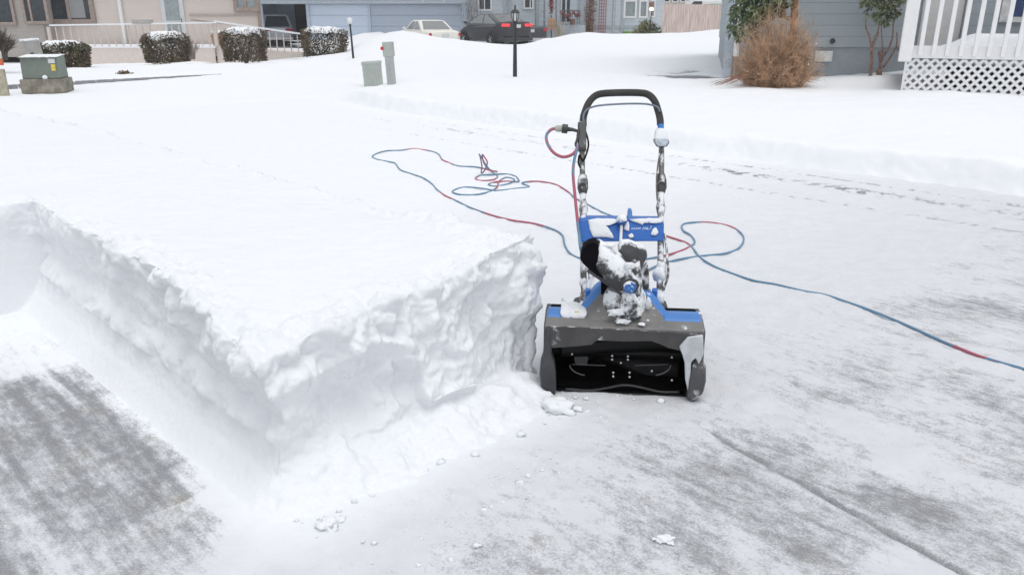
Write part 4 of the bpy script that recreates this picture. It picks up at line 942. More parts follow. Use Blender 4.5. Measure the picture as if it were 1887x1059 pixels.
# ------------------------------------------------------------------ grey house, corner and deck on the right
A = yp(1334, 140, 12.2); RZ_ = R(-13)
gh = thing('grey_house', 'slate grey sided house with a white corner pipe on the right', 'house', (A.x, A.y, 0), RZ_)
GHI = Matrix.Rotation(-RZ_, 3, 'Z'); GHM = Matrix.Rotation(RZ_, 3, 'Z')
def gl(px, py, off=0):
    """pixel -> grey house local point on its front wall plane (local y = off)"""
    o = GHI @ (Vector((0, 0, CAM_H)) - gh.location); d = GHI @ ray(px, py); return o + d * ((off - o.y) / d.y)
slate = siding('slate_siding', (.345, .39, .415), .152, .8, .05)
zf = gl(1560, 88).z
MB().box((6, 3, (2.7 + zf) / 2), (12, 6, 2.7 - zf)).build('wall', slate, gh)
MB().box((6, 3.02, (zf - .5) / 2), (11.96, 6, zf + .5)).build('foundation', M('foundation_grey', (.315, .35, .375), .75, var=.05), gh)
b = MB(); gable(b, 0, 12, 0, 6, 2.72, 1.9); b.build('roof', roof_m, gh)
MB().box((.04, -.004, 1.2), (.13, .05, 2.98)).build('corner_board', M('corner_blue', (.42, .47, .53), .6), gh, bevel=.004)
MB().tube([(.145, -.055, 2.6), (.145, -.055, .62)], .042, 12).build('downspout', M('pvc_white', (.72, .73, .72), .4, var=.03), gh, smooth='auto')
MB().tube([(.145, -.055, .63), (.145, -.055, .25)], .032, 10).build('drain_pipe', M('pipe_rusty', (.30, .23, .20), .7), gh, smooth='auto')
q = gl(1520, 104); MB().box((q.x - .02, -.02, q.z), (.24, .04, .15)).build('vent_cover', M('vent_white', (.62, .63, .60), .5), gh, bevel=.008)
q = gl(1534, 76)
MB().lathe([(0, 0), (.038, 0), (.038, .012), (.03, .014), (.028, .004), (0, .004)], (q.x, -.004, q.z), (0, -1, 0), 16).build('round_vent', M('vent_dark', (.06, .065, .07), .5), gh)
# white panel, window behind the deck
q0, q1 = gl(1692, 60), gl(1767, 60)
MB().box(((q0.x + q1.x) / 2, -.03, 1.55), (q1.x - q0.x, .06, 1.75)).build('side_door', M('door_offwhite', (.58, .57, .56), .5, var=.04), gh, bevel=.01)
MB().box((q1.x + .03, -.06, 1.6), (.05, .1, 1.9)).build('door_frame', greyt, gh)
q0, q1 = gl(1838, 40), gl(1852, 40); x2 = gl(2100, 40).x
w = MB()
w.box(((q0.x + q1.x) / 2, -.035, 1.75), (q1.x - q0.x, .07, 1.25)); w.box(((q0.x + x2) / 2, -.03, 1.14), (x2 - q0.x, .06, .07)); w.box(((q0.x + x2) / 2, -.03, 2.36), (x2 - q0.x, .06, .07)); w.box((x2, -.03, 1.75), (.1, .06, 1.15))
w = w.build('window', M('trim_offwhite', (.58, .58, .58), .5), gh)
MB().box(((q1.x + x2) / 2, -.01, 1.75), (x2 - q1.x - .02, .03, 1.16)).build('pane', M('window_blue', (.035, .06, .16), .1, bump=0), w)
# the deck
Dp0 = yp(1655, 107, 10.15); Dp1 = yp(1887, 112, 9.62); drz = math.atan2(Dp1.y - Dp0.y, Dp1.x - Dp0.x)
dk_ = thing('deck', 'white railed deck with lattice skirt at the right edge', 'deck', (Dp0.x, Dp0.y, 0), drz)
DI = Matrix.Rotation(-drz, 3, 'Z')
def dl_(px, py, off=0):
    o = DI @ (Vector((0, 0, CAM_H)) - dk_.location); d = DI @ ray(px, py); return o + d * ((off - o.y) / d.y)
zfb, zft = dl_(1670, 107).z, dl_(1670, 84).z; LEN = 3.6; vin = M('vinyl_white', (.80, .80, .80), .4, var=.02, bump=.04)
MB().box((LEN / 2 + .02, .0, (zfb + zft) / 2), (LEN, .05, zft - zfb)).build('fascia', vin, dk_, bevel=.006)
MB().box((.10, .62, (zfb + zft) / 2), (.05, 1.18, zft - zfb)).build('fascia', vin, dk_, bevel=.006)
MB().box((.075, -.005, zft + .46), (.15, .15, 1.30)).build('corner_post', vin, dk_, bevel=.012)
MB().box((LEN / 2, .66, zft - .06), (LEN, 1.25, .04)).build('deck_boards', M('deck_brown', (.16, .12, .10), .8, var=.2), dk_)
MB().box((LEN / 2, -.0, zft + .98), (LEN, .09, .06)).build('top_rail', vin, dk_, bevel=.01)
x = .15 + .085; per = .147
while x < LEN - .05:
    MB().box((x, -.047, (zfb + .03 + zft + .96) / 2), (.05, .04, zft + .96 - zfb - .03)).build('baluster', vin, dk_, bevel=.006); x += per
# snow on the boards, set back from the edge
gx, gy = np.meshgrid(np.linspace(.55, LEN, 90), np.linspace(.22, 1.22, 30), indexing='ij')
hgt = .05 + .15 * ss(.22, .42, gy - .12 * fbm(gx * 2, gy * 2, 1, 3)) * ss(.55, .95, gx)
sn = grid_obj('snow_layer', gx, gy, zft - .075 + hgt, field_m); sn.parent = dk_
# lattice
lz0 = -.05; b = MB(); ih = zfb - .012
def strip(x0, z0, x1, z1, y):
    b.bar((x0, y, z0), (x1, y, z1), .034, .007, (0, 1, 0))
H_ = ih - lz0; s = -H_
while s < LEN:
    for sg, y in ((1, .022), (-1, .030)):
        xa, xb = (s, s + H_) if sg > 0 else (s + H_, s)
        za, zb_ = lz0, ih; x_a, x_b = xa, xb
        if x_a < .10: k = (.10 - x_a) / (x_b - x_a); x_a, za = .10, za + (zb_ - za) * k
        if x_b < .10: k = (.10 - x_b) / (x_a - x_b); x_b, zb_ = .10, zb_ + (za - zb_) * k
        if max(xa, xb) > .13 and abs(zb_ - za) > .03: strip(x_a, za, x_b, zb_, y)
    s += .105
b.box((.10, .026, (lz0 + ih) / 2), (.03, .022, H_))
b.build('lattice', vin, dk_)
MB().box((LEN / 2 + .3, .55, zfb / 2 - .3), (LEN - .6, .05, zfb + .4)).build('shadow_board', M('under_deck_shade', (.06, .062, .075), .9), dk_)  # dark sheet standing in for the shade under the deck
# evergreen at the house corner and small multi-stem tree
er = M('rhodo_leaves', (.13, .18, .095), .5, var=.5, scale=6); red_b = M('reddish_bark', (.33, .165, .09), .85, var=.3, scale=20)
c = gp(1470, 140, .34); c = Vector((c.x, 11.0, .33))
P_ = lambda px, py, Y=11.0: yp(px, py, Y) - c
leafy('evergreen_tree', 'dark green evergreen with reddish trunk behind the bare tan shrub', 'tree', c, [(P_(1375, 5), .20), (P_(1400, 18), .22), (P_(1425, 0), .2), (P_(1385, 42), .15), (P_(1352, 52), .10), (P_(1365, 64), .09), (P_(1420, -30), .3), (P_(1470, -60), .35), (P_(1440, 14), .10), (P_(1355, 20), .1), (P_(1388, 66), .09)], 560, .115, .016, er, .5, (red_b, ([P_(1458, 140), P_(1461, 80), P_(1464, 20), P_(1466, -40)], (.052, .045)), ([P_(1463, 45), P_(1430, 20), P_(1400, 8)], (.017, .008)), ([P_(1463, 30), P_(1420, 35), P_(1375, 50)], (.012, .006))))
c = gp(1615, 147, .34); c = Vector((c.x, c.y, .33)); P_ = lambda px, py: yp(px, py, c.y) - c
bk = M('grey_brown_bark', (.24, .155, .125), .85, var=.4, scale=25)
leafy('small_tree', 'small multi stemmed tree with a cut stump against the grey siding', 'tree', c, [(P_(1610, 8), .10), (P_(1632, 15), .13), (P_(1650, 0), .13), (P_(1618, 30), .08), (P_(1636, 38), .07), (P_(1600, -10), .12), (P_(1650, 28), .07), (P_(1596, 30), .035), (P_(1590, 2), .06), (P_(1625, -30), .2)], 300, .085, .012, M('grey_green_leaves', (.19, .21, .125), .6, var=.5, scale=8), .4,
      (bk, ([P_(1612, 152), P_(1604, 138), P_(1606, 115), P_(1606, 88)], (.028, .02)), ([P_(1606, 90), P_(1602, 68), P_(1596, 52), P_(1595, 38)], (.015, .008)), ([P_(1606, 92), P_(1611, 72), P_(1618, 58), P_(1622, 30)], (.014, .006)), ([P_(1621, 153), P_(1620, 140), P_(1620, 127)], (.042, .036)), ([P_(1621, 132), P_(1624, 110), P_(1638, 88), P_(1645, 66), P_(1646, 40)], (.022, .009)), ([P_(1624, 112), P_(1622, 100), P_(1620, 96)], (.030, .026)), ([P_(1627, 125), P_(1643, 102), P_(1652, 84), P_(1653, 60)], (.016, .008)), ([P_(1627, 98), P_(1625, 70), P_(1624, 45)], (.010, .006)), ([P_(1609, 85), P_(1616, 70), P_(1620, 60)], (.010, .006))))
# brown litter poking through snow on the left lawn
c = gp(229, 138, .10); b = MB()
for i in range(260):
    q = Vector((c.x + rnd.gauss(0, .06), c.y + rnd.gauss(0, .03), .09 + abs(rnd.gauss(0, .025)))); leaf_quads(b, q, rv(), .06, .016, rv())
tag(b.build('leaf_litter', M('dead_leaves', (.20, .15, .09), .9, var=.5, scale=15)), 'brown tuft of dead leaves poking through the snow on the left lawn', 'leaf litter')
# ------------------------------------------------------------------ the snow blower
BRZ = R(-5.6); BO = Vector((.357, 2.31, 0))
BM_ = Matrix.Rotation(BRZ, 3, 'Z'); BI = Matrix.Rotation(-BRZ, 3, 'Z')
sb = thing('snow_blower', 'blue and dark grey electric snow blower dusted with snow on the cleared lane', 'snow blower', BO, BRZ)
def L(px, py, y0=0.0, k=0.0):
    """pixel -> blower local point on the plane y = y0 + k z"""
    o = BI @ (Vector((0, 0, CAM_H)) - BO); d = BI @ ray(px, py)
    t = (y0 + k * o.z - o.y) / (d.y - k * d.z); return o + d * t
HK, HY0 = .62, .045
def Hd(px, py, dy=0): return L(px, py, HY0 + dy, HK)
plas = M('dark_plastic', (.058, .056, .056), .5, var=.2, bump=.12, snow=.30, sscale=20, up=.12, soft=.1)
plas_c = M('dark_plastic_clean', (.045, .045, .049), .5, var=.15, snow=.14, sscale=20, up=.1)
plas_s = M('snow_smeared_plastic', (.045, .045, .048), .55, var=.2, snow=.45, sscale=26, up=.24, soft=.09, bdist=.004)
blue = M('blue_plastic', (.035, .17, .52), .4, var=.06, bump=.04, snow=.20, sscale=13, up=.16, soft=.03)
blue_s = M('blue_plastic_snowy', (.02, .15, .50), .42, var=.08, bump=.04, snow=.42, sscale=11, up=.12, soft=.03, bdist=.004)
blk = M('black_rubber', (.004, .004, .0045), .45, var=.3, spec=.22)
blk_in = M('black_interior', (.003, .003, .003), .8, var=.3, spec=.08)
tube_s = M('snow_crusted_tube', (.10, .10, .10), .5, .1, var=.3, snow=.43, sscale=24, up=.1, soft=.07, bdist=.004)
tube_d = M('dark_tube', (.13, .125, .12), .5, .1, var=.3, snow=.33, sscale=26, up=.15)
foam = M('foam_grip', (.050, .049, .046), .85, var=.2, bump=.3, bscale=300)
bolt_m = M('bolt_steel', (.55, .56, .57), .3, .9)
snow_lump_m = snow_mat('clinging_snow', .6, 300)
sB = lambda bld, nm, m, par=sb, **k: bld.build(nm, m, par, **k)
HW = .252
# auger housing: open shell swept along x
outer = [(.0, .243), (.035, .254), (.095, .262), (.16, .258), (.225, .225), (.262, .165), (.268, .10), (.245, .045), (.20, .018), (.03, .016)]
inner = [(.03, .022), (.19, .026), (.23, .05), (.25, .10), (.245, .155), (.21, .205), (.155, .236), (.095, .24), (.03, .232), (.006, .225)]
MB().prism([(-HW + .012, y, z) for y, z in outer[:10] + inner], (2 * HW - .024, 0, 0)).build('auger_housing', blk_in, sb, smooth='auto')
# grey lip on top and the blue hood behind it
lip = [(-.002, .236), (-.003, .246), (.032, .256), (.036, .252)]
b = MB(); ln = [Vector((-HW, 0, 0)), Vector((HW, 0, 0))]
b.loft([[Vector((x, y, z)) for y, z in ((-.004, .228), (-.004, .2445), (.034, .2565), (.10, .2635), (.10, .25), (.0, .228))] for x in (-HW, HW)]); housing = sB(b, 'front_lip', M('lip_grey', (.17, .166, .162), .5, var=.14, snow=.24, sscale=22, up=.10), bevel=.005)
for x0, x1, mt in ((-HW + .004, -.128, M('blue_hood_snowy', (.06, .20, .52), .45, var=.04, snow=.26, sscale=9, up=.12, soft=.04)), (.128, HW - .004, M('blue_hood', (.06, .20, .52), .45, var=.06, bump=.04, snow=.22, sscale=12, up=.1, soft=.03))):
    b = MB(); b.loft([[Vector((x, y, z)) for y, z in ((.036, .248), (.038, .256), (.048, .262), (.09, .266), (.14, .258), (.23, .222), (.23, .2), (.1, .25))] for x in (x0, x1)]); sB(b, 'hood', mt, bevel=.01, seg=3)
# motor cover: grey front cone with a blue rim
def arch(w, z0, h, y, n=14, p=2.6):
    return [Vector((math.copysign(abs(math.cos(a)) ** (2 / p), math.cos(a)) * w - .004, y, z0 + math.sin(a) ** (2 / p) * h)) for a in [math.pi * i / n for i in range(n + 1)]]
sB(MB().loft([arch(.150, .247, .010, .030, p=2), arch(.142, .249, .030, .055, p=2.2), arch(.122, .25, .062, .085, p=2.4), arch(.108, .25, .086, .115, p=2.5), arch(.09, .25, .09, .14)]), 'chute_base', M('lip_grey', (.115, .112, .11)), smooth='auto')
sB(MB().loft([arch(.160, .245, .030, .070, p=2.2), arch(.152, .25, .052, .09, p=2.3), arch(.136, .25, .084, .118, p=2.4), arch(.118, .25, .098, .15, p=2.5), arch(.11, .245, .092, .23), arch(.095, .23, .07, .26)]), 'motor_cover', M('blue_hood', (.075, .24, .60)), smooth='auto')
# visor hanging from the lip, ragged with frozen snow
vis = [(1006, 600), (1050, 600.6), (1092, 603), (1150, 606), (1212, 609), (1297, 616), (1297, 634), (1284, 640), (1268, 646), (1250, 644), (1232, 640), (1214, 632), (1200, 627), (1150, 628), (1100, 626), (1090, 634), (1060, 637), (1018, 640), (1007, 630)]
sB(MB().prism([L(px, py, -.003) for px, py in vis], (0, -.006, 0)), 'visor', plas, bevel=.002)
lmp = MB()
def blob(b, c, r, seed=0, n=10, amp=.35, squash=(1, 1, 1)):
    c = Vector(c); rings = []
    for j in range(n + 1):
        th = math.pi * j / n; ring = []
        for i in range(n * 2):
            ph = math.pi * i / n; d = Vector((math.sin(th) * math.cos(ph), math.sin(th) * math.sin(ph), math.cos(th)))
            rr = r * (1 + amp * float(fbm(d.x * 1.6 + seed, d.y * 1.6, d.z * 1.6, 3)))
            ring.append(c + Vector((d.x * squash[0], d.y * squash[1], d.z * squash[2])) * rr)
        rings.append(ring)
    b.loft(rings); return b
# side plates with flared, rounded front flanges
def side(s):
    pr = [(0, .243), (.10, .262), (.17, .255), (.235, .215), (.268, .15), (.268, .08), (.235, .025), (.19, .004), (.02, .004), (-.012, .02), (-.022, .06), (-.018, .11), (-.004, .14)]
    p = MB().prism([(s * (HW - .012), y, z) for y, z in pr], (s * .016, 0, 0)).build('side_plate', plas_c if s < 0 else M('side_plate_frosted', (.05, .05, .054), .5, snow=.3, sscale=15, up=.1), sb, bevel=.005)
    # front flange: an upright rounded blade, wider low down
    rings = []
    for z, xo, w, y in ((.236, HW + .001, .028, .002), (.19, HW + .003, .026, -.002), (.145, HW + .005, .028, -.006), (.125, HW + .012, .045, -.016), (.08, HW + .015, .054, -.024), (.04, HW + .010, .050, -.022), (.012, HW - .004, .036, -.012), (.0, HW - .012, .022, -.004)):
        rings.append([Vector((s * xo, y + .004, z)), Vector((s * (xo - .006), y - .012, z)), Vector((s * (xo - w * .6), y - .014, z)), Vector((s * (xo - w), y - .004, z)), Vector((s * (xo - w), y + .03, z)), Vector((s * xo, y + .03, z))])
    f = MB().loft(rings).build('side_skid', plas_c if s < 0 else M('skid_frosted', (.07, .07, .074), .5, snow=.36, sscale=13, up=.0), sb, smooth='auto', bevel=.003)
    return f
side(-1); fr = side(1)
# caked snow on the right cheek
b = MB(); q = [(1252, 640), (1268, 622), (1296, 618), (1297, 652), (1292, 664), (1288, 672), (1282, 660), (1274, 668), (1272, 700), (1268, 722), (1263, 700), (1262, 670), (1258, 655)]
b.prism([L(px, py, -.024) for px, py in q], (0, .014, 0)); sB(b, 'caked_snow', M('caked_frost', (.52, .54, .57), .8, var=.12, scale=30, bump=.4, bdist=.004), bevel=.004)
# auger: shaft, two curved paddles, bolts
au = MB().tube([(-HW + .02, .115, .112), (HW - .02, .115, .112)], .019, 16).build('auger', blk, sb, smooth='auto')
for s in (0, 1):
    rings = []; n = 36
    for i in range(n + 1):
        x = -.205 + .41 * i / n; tw = (.55 * math.sin(x / .205 * math.pi * .5) + s * math.pi + .25); rad = .085 - .010 * math.cos(x / .205 * math.pi)
        ring = []
        for j in range(7):
            r = .012 + rad * j / 6; a = tw + .9 * (j / 6) ** 1.5; ring.append(Vector((x, .115 - math.cos(a) * r, .112 + math.sin(a) * r)))
        rings.append(ring)
    MB().loft(rings, caps=False, close=False).build('paddle', blk, au, smooth=True, solid=.006)
bl = [(1128, 655), (1128, 662), (1157, 656), (1157, 662), (1144, 668), (1130, 686), (1130, 693), (1160, 686), (1160, 694), (1238, 658), (1054, 652), (1238, 700), (1201, 683)]
for px, py in bl:
    MB().lathe([(0, 0), (.0034, 0), (.0034, .003), (.002, .004), (0, .004)], L(px, py, .027), (0, -1, .3), 10).build('bolt', bolt_m, au, smooth='auto')
for cx_, s in ((1060, 1), (1226, -1)):      # pale worn rims of the paddles
    pts = [L(cx_ - s * 10 + s * 0, 672, .03)] + [L(cx_ + s * 40 * (-math.cos(a)) + s * 30, 672 + 20 * math.sin(a), .03) for a in np.linspace(.15, 1.25, 7)]
    MB().tube(pts, .0022, 6).build('paddle_edge', M('worn_rubber', (.10, .10, .105), .5), au, smooth=True)
    MB().tube([L(cx_ - s * 6, 671, .032), L(cx_ + s * 56, 673, .032)], .0016, 6).build('paddle_edge', M('worn_rubber', (.1, .1, .105)), au, smooth=True)
b = MB(); b.prism([L(1058, 657, .06), L(1084, 657, .06), L(1082, 671, .06), L(1060, 671, .06)], (0, .004, 0)); b.build('paddle_face', M('worn_rubber2', (.03, .03, .032), .5), au)
pts = [L(px, py, .012) for px, py in ((1042, 716), (1085, 719), (1120, 714), (1150, 709), (1180, 713), (1215, 721), (1252, 722))]
MB().tube(crv(pts, 6), .004, 8).build('scraper_edge', M('scraper_black', (.03, .03, .032), .4), sb, smooth=True)
MB().box((0, .06, .009), (2 * HW - .06, .10, .006)).build('scraper_bar', blk, sb, bevel=.002)
# rear wheels
for s in (-1, 1):
    c = Vector((s * .20, .36, .088)); w = MB().lathe([(.05, -.025), (.082, -.025), (.088, -.018), (.088, .018), (.082, .025), (.05, .025)], c, (1, 0, 0), 24).build('wheel', blk, sb, smooth='auto')
    MB().lathe([(0, -.02), (.054, -.02), (.054, .02), (0, .02)], c, (1, 0, 0), 20).build('rim', plas_c, w)
MB().box((0, .31, .15), (.34, .14, .13)).build('motor_box', plas_c, sb, bevel=.02)

# ---- chute
CH = L(1151, 560, .10); cy = .115
ring_c = L(1150, 572, .095)
bowl = MB()
def ell(c, rx, ry, z, n=28, dx=0, dy=0): return [Vector((c.x + dx + rx * math.cos(2 * math.pi * i / n), c.y + dy + ry * math.sin(2 * math.pi * i / n), z)) for i in range(n)]
zc = ring_c.z
bowl.loft([ell(ring_c, .076, .060, zc - .035), ell(ring_c, .083, .068, zc - .022), ell(ring_c, .083, .068, zc - .010), ell(ring_c, .077, .062, zc - .004), ell(ring_c, .074, .058, zc + .03), ell(ring_c, .066, .052, zc + .06), ell(ring_c, .058, .046, zc + .075)])
bw = sB(bowl, 'chute_bowl', plas_s, smooth='auto')
# half-round chute neck, open towards the left
rings = []
for i in range(9):
    t = i / 8; z = zc + .055 + .115 * t; cx0 = ring_c.x + .006 - .012 * t; cyy = ring_c.y + .012 * t
    rings.append([Vector((cx0 + .052 * math.cos(a) * (1 - .12 * t), cyy + .05 * math.sin(a), z)) for a in np.linspace(R(-128), R(150), 20)])
nk = MB().loft(rings, caps=False, close=False).build('chute', plas_s, sb, smooth=True, solid=.006)
# black block standing in for the shade inside the neck
sB(MB().prism([L(px, py, .105) for px, py in ((1107, 500), (1140, 524), (1133, 540), (1122, 556), (1108, 553))], (0, .05, 0)), 'chute_opening_shade', blk_in)
# deflector hood: flattened tube from the pivot up to the left mouth
b = MB(); ctr = [L(1163, 535, .07), L(1148, 516, .068), L(1128, 497, .07), L(1109, 481, .075), L(1092, 470, .08)]
wd = [.040, .050, .058, .062, .062]; ang = [R(40), R(48), R(55), R(60), R(62)]
rings = []
for c, w, a, k in zip(crv(ctr, 4), np.interp(np.linspace(0, 4, 17), range(5), wd), np.interp(np.linspace(0, 4, 17), range(5), ang), np.linspace(0, 1, 17)):
    e1 = Vector((math.cos(a) * .78, 0, math.sin(a))); e2 = Vector((.10, -1, .05)).normalized()
    rings.append([c + e1 * w * .92 * math.cos(t) + e2 * (.040 + .010 * k) * math.copysign(abs(math.sin(t)) ** .8, math.sin(t)) for t in [2 * math.pi * i / 24 for i in range(24)]])
df = MB().loft(rings, caps=False).build('deflector', plas_s, sb, smooth=True, solid=.005)
# black plug: the shade inside the deflector mouth put in as colour
q = [(1070, 470), (1074, 458), (1084, 449), (1096, 446), (1102, 452), (1104, 466), (1101, 480), (1098, 492), (1104, 505), (1112, 515), (1100, 508), (1086, 497), (1074, 486), (1069, 478)]
sB(MB().prism([L(px, py, .022) for px, py in q], (0, .06, 0)), 'deflector_mouth_shade', M('mouth_black', (.006, .005, .008), .9, var=.2, spec=.08), df, bevel=.004)
# rear flap plate to the upper right
q = [(1138, 462), (1146, 451), (1160, 450), (1192, 463), (1193, 474), (1184, 492), (1174, 505), (1164, 499), (1158, 485), (1150, 475)]
sB(MB().prism([L(px, py, .10) for px, py in q], (0, .07, .0)), 'deflector_flap', M('flap_grey', (.075, .075, .078), .5, var=.2, snow=.36, sscale=22, up=.18, soft=.05), bevel=.006)
q = [(1180, 500), (1193, 484), (1196, 500), (1197, 560), (1188, 572), (1178, 545)]
sB(MB().prism([L(px, py, .13) for px, py in q], (0, .03, 0)), 'chute_bracket', plas_s, bevel=.005)
q = [(1147, 541), (1168, 540), (1180, 562), (1184, 588), (1160, 594), (1140, 586)]
sB(MB().prism([L(px, py, .02) for px, py in q], (0, .03, 0)), 'chute_arm', plas_s, bevel=.010)
kc = L(1160, 527, .015)
sB(MB().lathe([(0, -.004), (.019, -.004), (.021, .004), (.021, .012), (.017, .02), (.006, .023), (0, .023)], kc, (0, -1, .15), 14), 'chute_knob', M('knob_blue', (.02, .13, .42), .45, snow=.40, sscale=60, up=.15, soft=.04), smooth='auto')
b = MB(); b.tube(crv([L(px, py, .006) for px, py in ((1145, 530), (1149, 520), (1160, 515), (1172, 518), (1176, 527))], 5), .0045, 8); sB(b, 'chute_bail', plas_c, smooth=True)

# ---- handle frame
lo_l = [Hd(1078, 560), Hd(1075, 500), Hd(1074.5, 440), Hd(1074, 385), Hd(1074, 350)]
lo_r = [Hd(1214, 560), Hd(1217, 500), Hd(1217.5, 440), Hd(1217.5, 385), Hd(1218, 350)]
for p in (lo_l, lo_r): sB(MB().tube(crv(p, 8), .0112, 14), 'lower_bar', tube_s, smooth='auto')
up = [Hd(1074, 352), Hd(1073, 300), Hd(1072, 235), Hd(1074, 212)]; 
upr = [Hd(1218, 352), Hd(1219, 300), Hd(1218.5, 260), Hd(1217, 232)]
sB(MB().tube(crv(up, 6), .0098, 12), 'upper_bar', tube_d, smooth='auto'); sB(MB().tube(crv(upr, 6), .0098, 12), 'upper_bar', tube_d, smooth='auto')
gr = [(1075, 232), (1075, 218), (1079, 203), (1086, 188), (1097, 177), (1112, 172.5), (1147, 171), (1180, 171.5), (1195, 175), (1206, 186), (1212, 202), (1216, 218), (1217, 230)]
sB(MB().tube(crv([Hd(*q) for q in gr], 6), .0128, 14), 'foam_grip', foam, smooth='auto')
sB(MB().tube([Hd(1217, 226), Hd(1218, 240)], .0115, 12), 'handle_sleeve', blue, smooth='auto')
bail = [(1076, 226), (1075, 214), (1080, 204), (1090, 198), (1110, 194), (1150, 191.5), (1185, 191.5), (1202, 194), (1212, 198), (1216, 206)]
sB(MB().tube(crv([Hd(px, py, -.022) for px, py in bail], 6), .0036, 8), 'bail_lever', M('bail_blue_grey', (.16, .20, .27), .45), smooth=True)
# snow lying on the grip
b = MB(); 
# clamps
for px, py in ((1074, 335), (1218.5, 333)):
    a, c = Hd(px, py + 22), Hd(px, py - 12)
    k = sB(MB().tube([a, a.lerp(c, .3), a.lerp(c, .7), c], [.0135, .0195, .0185, .0135], 10), 'clamp', plas, smooth='auto')
    m_ = a.lerp(c, .45); MB().lathe([(0, -.03), (.012, -.03), (.014, -.02), (.012, .02), (0, .022)], m_, (0, -1, .1), 10).build('clamp_lever', plas_c, k, smooth='auto')
for px, py in ((1075, 383), (1217.5, 382)):
    a, c = Hd(px, py + 12), Hd(px, py - 12); sB(MB().tube([a, a.lerp(c, .5), c], [.0125, .0165, .0125], 10), 'joint_collar', tube_s, smooth='auto')
for px, py in ((1077, 548), (1214, 548)):
    a, c = Hd(px, py + 14), Hd(px, py - 10); sB(MB().tube([a, a.lerp(c, .5), c], [.014, .0165, .013], 10), 'joint_collar', tube_s, smooth='auto')
for px, py in ((1083, 541), (1206, 541)):
    a = L(px, py, .20); sB(MB().box(a, (.016, .03, .034)), 'frame_bracket', blue, bevel=.004)
for q in (((1084, 492), (1087, 520), (1089, 548)), ((1228, 452), (1230, 480), (1231, 508), (1222, 535))):
    sB(MB().tube(crv([Hd(px, py, -.01) for px, py in q], 5), .0042, 7), 'stay_rod', tube_s, smooth=True)
# control switch box on the left tube, plug lead
a, c = Hd(1072.5, 278), Hd(1072.5, 226)
ax = (c - a).normalized(); rot = Matrix((Vector((1, 0, 0)), ax.cross(Vector((1, 0, 0))) * -1, ax)).transposed()
swm = M('switch_grey', (.075, .076, .076), .55, var=.15, snow=.22, sscale=30, up=.25)
sw = sB(MB().box((a + c) / 2 + Vector((0, -.008, 0)), (.031, .040, (c - a).length), rot), 'switch_box', swm, bevel=.009, seg=3)
MB().tube(crv([Hd(px, py, -.03) for px, py in ((1066, 240), (1064, 256), (1061, 266), (1065, 274))], 5), .005, 8).build('cord_hook', plas_c, sw, smooth=True)
plug = MB().tube([L(1045, 237, .55), L(1038, 236, .55)], [.0135, .0135], 12)
pl = [Hd(1066, 242, -.02), Hd(1055, 239, -.02), Hd(1045, 238, -.02)]
sB(MB().tube(pl, [.005, .0065, .009], 10).tube([Hd(1046, 238, -.02), Hd(1036, 237, -.02)], .0165, 12), 'power_plug', plas_c, smooth='auto')
cb = [(1078, 240), (1083, 256), (1084, 270), (1079, 288), (1074, 296), (1068, 286), (1066, 300), (1070, 310)]
sB(MB().tube(crv([Hd(px, py, -.016) for px, py in cb], 6), .0036, 7), 'control_cable', blk, smooth=True)
cb = [(1218, 272), (1213, 300), (1210, 330), (1211, 365), (1215, 380)]
sB(MB().tube(crv([Hd(px, py, -.014) for px, py in cb], 6), .003, 7), 'control_cable', tube_d, smooth=True)
cb = [(1225, 430), (1229, 470), (1231, 505), (1224, 530), (1221, 548)]
sB(MB().tube(crv([Hd(px, py, -.006) for px, py in cb], 6), .004, 7), 'control_cable', tube_s, smooth=True)
# headlight with its cap of snow
Pq = lambda pts, dy: [Hd(px, py, dy) for px, py in pts]
hl = sB(MB().prism(Pq(((1206, 258), (1232, 258), (1234, 263), (1229, 271), (1210, 271), (1205, 263)), -.035), (0, .05, 0)), 'headlight', M('headlight_grey', (.14, .15, .17), .4, snow=.2, sscale=30), bevel=.003)
MB().prism(Pq(((1208, 256.5), (1230, 256.5), (1232, 262.5), (1227, 269.5), (1212, 269.5), (1207, 262.5)), -.041), (0, .008, 0)).build('lens', M('frosted_lens', (.36, .42, .48), .35, var=.2, scale=60, snow=.38, sscale=50, up=0), hl, bevel=.002)
MB().prism(Pq(((1206, 258), (1209, 243), (1213, 238), (1225, 238), (1229, 243), (1232, 258)), -.040), (0, .055, 0)).build('snow_cap', snow_lump_m, hl, bevel=.008, seg=3)
# blue cross panel, its lettering, snow patches, lever and crank
pan = [(1066, 404), (1080, 402), (1222, 404), (1224, 445), (1066, 446), (1064, 430)]
cp = sB(MB().prism(Pq(pan, -.026), (0, .05, 0)), 'cross_panel', M('panel_blue', (.012, .12, .44), .38, var=.06, bump=.03), bevel=.007, seg=3)
def patch(pts, dy=-.0285, th=.006, par=cp, nm='snow_patch'):
    pts = [Vector((a, c_, 0)) for a, c_ in pts]; ring = crv(pts + [pts[0]], 5)[:-1]; out = []
    for i, p in enumerate(ring): out.append((p.x + 1.3 * float(pn(p.x * .21, p.y * .21, 3)), p.y + 1.3 * float(pn(p.x * .21, p.y * .21, 9))))
    c0 = Vector((sum(p[0] for p in out) / len(out), sum(p[1] for p in out) / len(out)))
    r0 = Pq(out, dy + .004); r1 = Pq([(p[0], p[1]) for p in out], dy - th * .4); r2 = Pq([(c0.x + (p[0] - c0.x) * .86, c0.y + (p[1] - c0.y) * .86) for p in out], dy - th); r3 = Pq([(c0.x + (p[0] - c0.x) * .4, c0.y + (p[1] - c0.y) * .4) for p in out], dy - th * 1.15)
    return MB().loft([r0, r1, r2, r3]).build(nm, snow_lump_m, par, smooth=True)
patch([(1084, 405), (1105, 402), (1136, 404), (1140, 408), (1119, 413), (1124, 424), (1131, 439), (1112, 437), (1094, 437), (1090, 430), (1086, 418)])
